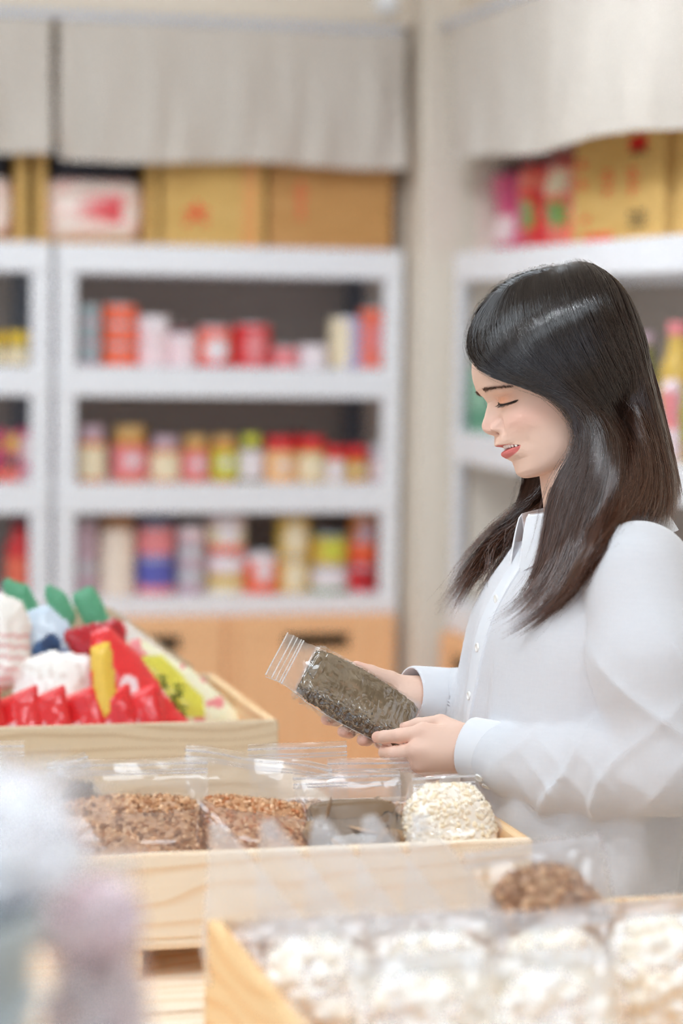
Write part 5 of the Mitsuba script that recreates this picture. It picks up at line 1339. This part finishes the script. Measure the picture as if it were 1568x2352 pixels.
# finger nails on the far hand's tips
# ------------------------------------------------------------------ hair
_near = HO + hL.reshape(-1, 3) @ HM.T; _npx = project(_near); _nd = (_near - CAM) @ FWD
_ntree = cKDTree(_npx)
def auto_off(px, py, lift=.012):
    d, i = _ntree.query([px, py], k=12)
    return float(_nd[i].min() - D0 - lift) if d[0] < 25 else -.005
def guide(rows, K=30):
    pts = []
    for r in rows:
        pts.append((r[0], r[1], r[2] if len(r) > 2 else auto_off(r[0], r[1])))
    p = spline(np.array(pts) * [1, 1, 1 / S0], K) * [1, 1, S0]
    p[:, 2] = np.convolve(np.pad(p[:, 2], 2, 'edge'), np.ones(5) / 5, 'valid')
    return np.array([P3(*q) for q in p])
near_g = [
    [(1138, 682), (1096, 722), (1070, 778), (1080, 830), (1130, 866), (1200, 886), (1256, 897), (1292, 936), (1322, 962), (1334, 995), (1314, 1038, -.088), (1286, 1076, -.088), (1262, 1115, -.088), (1248, 1180, -.092), (1238, 1260, -.10), (1222, 1330, -.105), (1190, 1388, -.11), (1142, 1418, -.11)],
    [(1165, 668), (1130, 728), (1118, 790), (1160, 842), (1230, 876), (1300, 912), (1345, 962), (1357, 1030, -.095), (1338, 1100, -.098), (1312, 1180, -.105), (1292, 1270, -.115), (1262, 1350, -.12), (1212, 1418, -.125), (1160, 1450, -.125)],
    [(1200, 650), (1184, 720), (1200, 790), (1250, 846), (1310, 900), (1365, 965), (1392, 1040, -.098), (1378, 1120, -.108), (1352, 1210, -.122), (1326, 1300, -.13), (1290, 1380, -.135), (1230, 1435, -.135), (1168, 1466, -.13)],
    [(1240, 634), (1244, 720), (1280, 800), (1335, 880), (1385, 960), (1422, 1040, -.095), (1418, 1120, -.11), (1394, 1200, -.13), (1368, 1280, -.142), (1338, 1350, -.145), (1292, 1408, -.145), (1244, 1438, -.14)],
    [(1285, 617, .006), (1310, 710), (1350, 800), (1395, 890), (1430, 980), (1452, 1060, -.085), (1452, 1120, -.105), (1430, 1180, -.13), (1402, 1230, -.145), (1378, 1290, -.155), (1350, 1340, -.155)],
    [(1325, 608, .010), (1372, 702), (1412, 800), (1446, 900), (1475, 1000, -.055), (1492, 1080, -.07), (1490, 1140, -.10), (1478, 1185, -.13), (1462, 1218, -.145)],
    [(1356, 613, .012), (1420, 724), (1458, 830), (1486, 930, -.03), (1508, 1020, -.035), (1525, 1100, -.05), (1532, 1160, -.08), (1530, 1210, -.11), (1526, 1250, -.125)],
    [(1384, 632, .012), (1452, 754, -.01), (1484, 850, -.005), (1507, 940, -.0), (1530, 1030, -.005), (1547, 1110, -.01), (1560, 1170, -.03), (1572, 1215, -.05)]]
far_g = [
    [(1140, 684, -.003), (1100, 705, .03), (1078, 765, .055), (1085, 825, .07), (1120, 900, .085), (1180, 1000, .095), (1208, 1090, .095), (1185, 1170, .09), (1152, 1250, .08), (1122, 1340, .07), (1088, 1432, .06)],
    [(1180, 660, -.003), (1146, 652, .035), (1135, 720, .075), (1150, 820, .09), (1190, 940, .10), (1225, 1050, .10), (1225, 1120, .095), (1192, 1210, .085), (1160, 1300, .075), (1118, 1390, .06), (1084, 1440, .055)],
    [(1230, 638, -.003), (1200, 624, .03), (1200, 690, .08), (1220, 820, .10), (1250, 960, .10), (1255, 1080, .10), (1245, 1150, .09), (1220, 1240, .075), (1185, 1330, .065), (1140, 1400, .055), (1108, 1424, .05)],
    [(1280, 625, -.003), (1262, 611, .03), (1280, 680, .08), (1310, 820, .10), (1310, 960, .10), (1285, 1080, .10), (1264, 1150, .085), (1242, 1230, .07), (1212, 1310, .055), (1172, 1385, .045), (1128, 1416, .045)],
    [(1325, 612, .012), (1330, 618, .03), (1350, 700, .075), (1390, 820, .09), (1400, 960, .09), (1390, 1080, .09), (1370, 1180, .09), (1340, 1240, .08)],
    [(1376, 628, .014), (1424, 700, .04), (1455, 820, .06), (1475, 940, .07), (1490, 1060, .08), (1490, 1180, .09)]]
KG = 30
GN = np.array([guide(g, KG) for g in near_g]); GF = np.array([guide(g, KG) for g in far_g])
GB = np.array([GN[-1], guide([(1384, 634, .02), (1455, 765, .02), (1494, 860, .03), (1516, 950, .035), (1536, 1040, .04), (1552, 1120, .04), (1562, 1180, .03)], KG), GF[-1]])
def fine(G, n):
    u = np.arange(len(G)); return PchipInterpolator(u, G, axis=0)(np.linspace(0, len(G) - 1, n))
def clear_of_shirt(G, d, lim=.007, step=.003, it=40):
    sh = G.shape; P = G.reshape(-1, 3).copy()
    low = P[:, 2] < P3(1300, 1060)[2]
    for _ in range(it):
        bad = np.zeros(len(P), bool); bad[low] = shirt_field(P[low], False) < lim
        if not bad.any(): break
        P[bad] += d * step
    P = P.reshape(sh)
    return P
# skin of the face must stay in front of nothing but its own fringe: keep the sheet off the head
_ht = cKDTree(np.asarray(head.vertices)); _hn = np.asarray(head.vertex_normals)
def clear_of_head(G, lim=.006):
    sh = G.shape; P = G.reshape(-1, 3).copy()
    for _ in range(3):
        d, i = _ht.query(P); s = ((P - np.asarray(head.vertices)[i]) * _hn[i]).sum(1)
        b = (s < lim) & (d < .05); P[b] += _hn[i][b] * (lim - s[b])[:, None]
    return P.reshape(sh)
def smooth_s(G, n=2):
    for _ in range(n):
        H = G.copy(); H[:, 1:-1] = (G[:, :-2] + 2 * G[:, 1:-1] + G[:, 2:]) / 4; G = H
    return G
FN = smooth_s(clear_of_shirt(clear_of_head(fine(GN, 90)), unit(-FWD + .25 * UP)))
FF = smooth_s(clear_of_shirt(clear_of_head(fine(GF, 70)), unit(bf + .1 * FWD)))
FB = smooth_s(clear_of_shirt(clear_of_head(fine(GB, 24)), unit(-bf + .3 * UP)))
def sheet_normals(G):
    du = np.gradient(G, axis=0); ds = np.gradient(G, axis=1); n = np.cross(du, ds); return n / (np.linalg.norm(n, axis=-1, keepdims=True) + 1e-9)
NN, NF_, NB = sheet_normals(FN), sheet_normals(FF), sheet_normals(FB)
if (NN @ FWD).mean() > 0: NN = -NN
if (NF_ @ FWD).mean() < 0: NF_ = -NF_
if (NB @ -bf).mean() < 0: NB = -NB
def strands(G, N, n, seed, width=.00028, depth=.011, clumps=60, clump=.45, frizz=.0012, flick=None, K=22, lo=.86, s0=0.0, out=.0025, upow=1.0, ulim=None):
    """Hair along a sheet of guides: strands gathered in locks, in layers below the sheet. Returns (N, K, 3) paths and their radii."""
    r = np.random.default_rng(seed); nu, ns = G.shape[:2]
    u = r.random(n) ** upow
    if ulim: u = ulim[0] + (ulim[1] - ulim[0]) * u
    cu = np.sort(r.random(clumps)); ci = np.abs(u[:, None] - cu[None]).argmin(1)
    L = lo + (1 - lo) * r.random(n); L *= (1 - .12 * r.random(clumps))[ci] if lo < .99 else 1
    start = s0 * r.random(n)
    s = start[:, None] + (L - start)[:, None] * np.linspace(0, 1, K)[None]
    pull = clump * s ** 1.3
    uu = u[:, None] * (1 - pull) + cu[ci][:, None] * pull + .010 * (meshkit.noise(np.stack([u[:, None] * 40 + 0 * s, s * 5, 0 * s + seed], -1)) - .5)
    uu = np.clip(uu, 0, 1) * (nu - 1); ss = np.clip(s, 0, 1) * (ns - 1)
    i0 = np.clip(uu.astype(int), 0, nu - 2); j0 = np.clip(ss.astype(int), 0, ns - 2); a = (uu - i0)[..., None]; b = (ss - j0)[..., None]
    bil = lambda F: F[i0, j0] * (1 - a) * (1 - b) + F[i0 + 1, j0] * a * (1 - b) + F[i0, j0 + 1] * (1 - a) * b + F[i0 + 1, j0 + 1] * a * b
    P, Nn = bil(G), unit(bil(N))
    T = unit(np.gradient(P, axis=1)); Bn = np.cross(T, Nn)
    lay = r.random(n) ** .8
    dep = out - depth * lay[:, None] * np.clip(.25 + s * 1.2, 0, 1) + .004 * (r.random(clumps) - .5)[ci][:, None] * np.clip(s * 2, 0, 1)
    P = P + Nn * dep[..., None]
    ph = r.random((n, 2)) * 40
    wv = (meshkit.noise(np.stack([s * 4 + ph[:, :1], 0 * s + ph[:, 1:], 0 * s], -1)) - .5) * 2 * frizz * (.3 + 2.2 * s)
    wv2 = (meshkit.noise(np.stack([s * 4 + ph[:, :1], 0 * s + ph[:, 1:], 0 * s + 9.5], -1)) - .5) * 2 * frizz * (.3 + 1.6 * s)
    P = P + Bn * wv[..., None] * 1.6 + Nn * wv2[..., None]
    if flick is not None:
        e = np.clip((s - .72) / .28, 0, 1) ** 2
        P = P + flick * (e * (.3 + r.random((n, 1)) * .9) * (.4 + r.random(clumps))[ci][:, None])[..., None]
    return P, width * (.7 + .6 * r.random(n)), s, Nn
def strand_mesh(P, rad, s, Nn, seed, dark=srgb(22, 16, 14), tip=srgb(88, 54, 38), tipp=2.1):
    n, K = P.shape[:2]; r = np.random.default_rng(seed)
    T = np.gradient(P, axis=1); T /= np.linalg.norm(T, axis=-1, keepdims=True) + 1e-12
    u = np.cross(T, FWD + .01); u /= np.linalg.norm(u, axis=-1, keepdims=True) + 1e-12; w = np.cross(T, u)
    k = np.linspace(0, 1, K); prof = np.minimum(1, np.minimum(.5 + k * 8, (1.02 - k) * 7))
    R = (rad[:, None] * prof[None])[..., None, None]
    th = np.array([0, 2.094, 4.189]) + .5
    V = P[:, :, None] + R * (np.cos(th)[:, None] * u[:, :, None] + np.sin(th)[:, None] * w[:, :, None])
    tubeN = np.cos(th)[:, None] * u[:, :, None] + np.sin(th)[:, None] * w[:, :, None]
    tilt = r.normal(size=(n, 1, 1, 3)) * .10
    VN = unit(Nn[:, :, None] + .38 * tubeN + tilt); VN = unit(VN - .8 * T[:, :, None] * (VN * T[:, :, None]).sum(-1, keepdims=True))
    base = (np.arange(n) * K * 3)[:, None, None, None]; kk = (np.arange(K - 1) * 3)[None, :, None, None]
    j = np.arange(3); j2 = (j + 1) % 3
    f = np.stack([np.stack([j, j2, j2 + 3], 1), np.stack([j, j2 + 3, j + 3], 1)], 0).reshape(6, 3)[None, None]
    F = (base + kk + f).reshape(-1, 3)
    m = np.clip(s, 0, 1) ** tipp * (.6 + .8 * r.random((n, 1))); tone = (.75 + .5 * r.random((n, 1)))
    c = (dark * (1 - m[..., None]) + tip * m[..., None]) * tone[..., None]
    return trimesh.Trimesh(V.reshape(-1, 3), F, process=False), np.repeat(np.clip(c, 0, 1).reshape(-1, 3), 3, 0), VN.reshape(-1, 3)
parts_h = []
def add(*a): parts_h.append(strand_mesh(*a))
flA = (-.020 * RIGHT - .004 * UP); flB = (-.018 * RIGHT - .002 * UP)
P, w_, s, n_ = strands(FN, NN, 7200, 1, clumps=95, depth=.012, flick=flB, lo=.80); add(P, w_, s, n_, 1)
P, w_, s, n_ = strands(FN, NN, 1500, 2, clumps=70, depth=.004, out=.0045, clump=.3, frizz=.0022, flick=flB * 1.5, lo=.62, width=.0002); add(P, w_, s, n_, 2)
P, w_, s, n_ = strands(FF, NF_, 3000, 3, clumps=55, depth=.02, flick=flA, lo=.72, frizz=.002); add(P, w_, s, n_, 3)
P, w_, s, n_ = strands(FF, NF_, 900, 4, clumps=60, depth=.03, flick=flA * 1.6, lo=.7, frizz=.003, width=.0002, ulim=(0, .5)); add(P, w_, s, n_, 4)
P, w_, s, n_ = strands(FB, NB, 1300, 5, clumps=26, depth=.010, lo=.8); add(P, w_, s, n_, 5)
# stray wisps round the fringe and the crown
P, w_, s, n_ = strands(FN, NN, 260, 6, clumps=150, depth=0, out=.007, clump=0, frizz=.007, lo=.4, width=.00011, ulim=(0, .8)); add(P, w_, s, n_, 6)
P, w_, s, n_ = strands(FF, NF_, 170, 7, clumps=90, depth=-.004, out=.004, clump=0, frizz=.009, lo=.4, width=.00011); add(P, w_, s, n_, 7)
hm = trimesh.util.concatenate([p[0] for p in parts_h]); hcol = np.vstack([p[1] for p in parts_h]); hnrm = np.vstack([p[2] for p in parts_h])
# the dense hair below: a closed dark mass under the outer strands
def under(G, N, inn, upto=.58):
    Q = G - N * inn; nu, ns = Q.shape[:2]; k = int(ns * upto); return trimesh.Trimesh(Q[:, :k].reshape(-1, 3), grid_faces(nu, k), process=False)
und = cat([under(FN, NN, .007), under(FF, NF_, .007), under(FB, NB, .006)])
hcol = np.vstack([hcol, np.tile(srgb(30, 22, 20), (len(und.vertices), 1))])
scene['m_hair'] = {'type': 'twosided', 'b': {'type': 'principled', 'base_color': VC, 'roughness': .165, 'eta': 1.66}}
hair_m = trimesh.util.concatenate([hm, und]); hnrm = np.vstack([hnrm, np.asarray(und.vertex_normals)])
hk = numbered(f'{person}__hair')
scene[hk] = {'type': 'ply', 'filename': meshkit.write_ply(hair_m, False, None, hcol, normals=hnrm), 'face_normals': False, 'bsdf': {'type': 'ref', 'id': 'm_hair'}}
labels[hk] = {'label': 'long dark brown hair', 'kind': 'stuff'}

# ------------------------------------------------------------------ the bag in her hands
cv = lambda x, y, z: x * RIGHT + y * UP + z * FWD
BL = unit(cv(.866, -.5, .02)); BS = cv(.296, .474, .829); BS = unit(BS - BL * (BS @ BL)); BN = np.cross(BS, BL)
if BN @ UP < 0: BN = -BN
BC = P3(822, 1606, -.018)
BM = np.stack([BL, BS, BN], 1)                  # length towards her, width away, thickness up
bag = thing('leaf_bag', 'clear zip bag of dark dried leaves held in both her hands', 'bag')
def brick(L, Wd_, T, seed, n=(90, 96), infl=0.0, wr=0.0):
    """Rounded slab of packed leaves, flat on top, with soft ends."""
    rings = []
    for s in np.linspace(0, 1, n[0]):
        x = -L / 2 + L * s
        e = np.clip(np.sin(np.pi * np.clip(.02 + .96 * s, 0, 1)), 0, 1) ** .28
        a = np.linspace(0, 2 * np.pi, n[1], endpoint=False)
        y = (Wd_ / 2 * (.80 + .20 * e) + infl) * np.sign(np.cos(a)) * np.abs(np.cos(a)) ** .56; z = (T / 2 * e + infl) * np.sign(np.sin(a)) * np.abs(np.sin(a)) ** .68
        rings.append(np.stack([0 * a + x, y, z], -1))
    return np.array(rings)
V = brick(.136, .084, .034, 1, n=(150, 170))
cen = V.mean(1, keepdims=True); dirn = unit(V - cen)
topw = np.clip(dirn[..., 2], 0, 1) ** 2
V = V + dirn * (((meshkit.fbm(V * 55, 3) - .5) * .006 + (meshkit.noise(V * [380, 520, 700]) - .5) * .0022 * (1 - .6 * topw))[..., None])
# a few soft creases across the flat top
for (x0, y0, x1, y1, dp) in ((-.035, .03, .02, .012, .0022), (.015, .030, .058, .012, .003), (-.05, -.005, -.02, -.03, .0018)):
    d_ = np.array([x1 - x0, y1 - y0]); L_ = np.hypot(*d_); t_ = ((V[..., 0] - x0) * d_[0] + (V[..., 1] - y0) * d_[1]) / L_ ** 2
    dist = np.hypot(V[..., 0] - x0 - np.clip(t_, 0, 1) * d_[0], V[..., 1] - y0 - np.clip(t_, 0, 1) * d_[1])
    V[..., 2] -= dp * np.exp(-(dist / .0022) ** 2) * topw
bm = loft(V); bv = np.asarray(bm.vertices)
tone = meshkit.fbm(bv * 240, 2); flat = np.clip(np.asarray(trimesh.Trimesh(bv, bm.faces, process=False).vertex_normals)[:, 2], 0, 1) ** 3
cA, cB_, cD = srgb(98, 80, 58), srgb(58, 44, 30), srgb(140, 122, 98)
bc = cA * (1 - tone[:, None]) + cB_ * tone[:, None]
top_pale = np.clip(flat * (.35 + .9 * meshkit.fbm(bv * 60, 2)), 0, 1)[:, None]; bc = bc * (1 - top_pale) + cD * top_pale  # paler, unevenly, where the packed leaves face up
part(bag, 'contents', moved(trimesh.Trimesh(bv, bm.faces, process=False), BM, BC), 'm_vc_matt', True, np.clip(bc, 0, 1), kind='stuff', label='packed dark dried leaves')
# shreds of leaf that stand out along the near edge
r = np.random.default_rng(12)
sm_ = trimesh.Trimesh(bv, bm.faces, process=False); ps, fi = trimesh.sample.sample_surface(sm_, 2600, seed=4)
keep = sm_.face_normals[fi][:, 2] < .75; ps, fi = ps[keep], fi[keep]
bb, bcl = [], []
tet = np.array([[-1, 0, 0], [0, .22, .1], [1, 0, .05], [0, -.22, .1], [0, 0, -.15]]); tf = np.array([[0, 1, 3], [1, 2, 3], [0, 4, 1], [1, 4, 2], [2, 4, 3], [3, 4, 0]])
nrm_ = sm_.face_normals[fi]; t1 = unit(np.cross(nrm_, r.normal(size=(len(ps), 3)))); t2 = np.cross(nrm_, t1)
sz = r.uniform(.0012, .0032, len(ps))
vv = ps[:, None] + sz[:, None, None] * (tet[:, 0][None, :, None] * t1[:, None] + tet[:, 1][None, :, None] * t2[:, None] + tet[:, 2][None, :, None] * nrm_[:, None] * 1.5)
ff = tf[None] + (np.arange(len(ps)) * 5)[:, None, None]
cc_ = np.array([srgb(60, 46, 30), srgb(104, 82, 50), srgb(40, 30, 22), srgb(140, 112, 72)])[r.integers(0, 4, len(ps))]
part(bag, 'leaf_shreds', moved(trimesh.Trimesh(vv.reshape(-1, 3), ff.reshape(-1, 3), process=False), BM, BC), 'm_vc_satin', False, np.repeat(cc_, 5, 0), kind='stuff')
# the clear film with its wrinkles, running out into the zip strip
Vf = brick(.142, .087, .036, 1, n=(150, 170), infl=.0010)
cen = Vf.mean(1, keepdims=True); dirn = unit(Vf - cen)
base_n = (meshkit.fbm(Vf * 55, 3) - .5) * .006
side = np.clip(1 - np.abs(dirn[..., 2]) ** 2, 0, 1)
edge = np.exp(-((Vf[..., 1] + .040) / .012) ** 2) + np.exp(-((np.abs(Vf[..., 0]) - .066) / .012) ** 2) + .25
wr = (1 - np.abs(2 * meshkit.noise(Vf * [210, 90, 120] + 4) - 1)) ** 2 * .0030 + (1 - np.abs(2 * meshkit.noise(Vf * [420, 200, 200] + 9) - 1)) ** 2 * .0014
Vf = Vf + dirn * (base_n + wr * edge * 1.2)[..., None]
part(bag, 'film', moved(loft(Vf), BM, BC), 'm_film_gloss', True)
scene['m_film_gloss'] = {'type': 'thindielectric', 'int_ior': 1.7}
nx, ny = 40, 50
gx, gy = np.meshgrid(np.linspace(-.058, -.108, nx), np.linspace(-.046, .046, ny), indexing='ij')
k = np.clip((-.058 - gx) / .03, 0, 1)
hz = .013 * (1 - k) ** 2 * np.cos(np.clip(np.abs(gy) / .046, 0, 1) * np.pi / 2) ** .6
ben = -.004 * np.clip((-.085 - gx) / .037, 0, 1) ** 1.5 + .0015 * np.sin(gy * 90 + gx * 60)
up_s = np.stack([gx, gy, hz + ben + .0006], -1); dn_s = np.stack([gx, gy, -hz * .8 + ben - .0006], -1)
for S_ in (up_s, dn_s):
    S_[..., 2] += .0010 * (meshkit.noise(S_ * [160, 70, 1] + 2) - .5) * (1 + k)
part(bag, 'film_neck', moved(cat([trimesh.Trimesh(S_.reshape(-1, 3), grid_faces(nx, ny), process=False) for S_ in (up_s, dn_s)]), BM, BC), 'm_film_milky', True)
zb = lambda gxv: -.004 * np.clip((-.085 - gxv) / .037, 0, 1) ** 1.5
for gxv, rr in ((-.0865, .0009), (-.0895, .0007), (-.0945, .0006), (-.0995, .0008), (-.1072, .0008)):
    yy = np.linspace(-.046, .046, 50)
    part(bag, 'zip_seal', moved(tube(np.stack([0 * yy + gxv, yy, zb(gxv) + .0015 * np.sin(yy * 90 + gxv * 60) + .0007], 1), rr, 6), BM, BC), 'm_zip', True)
part(bag, 'weld_seam', moved(tube(np.stack([np.linspace(-.106, .066, 60), -.0455 + .0015 * np.sin(np.linspace(0, 9, 60)), np.interp(np.linspace(-.106, .066, 60), [-.106, -.085, -.05, .066], [-.003, .0, -.006, -.006])], 1), .00045, 5), BM, BC), 'm_zip', True)
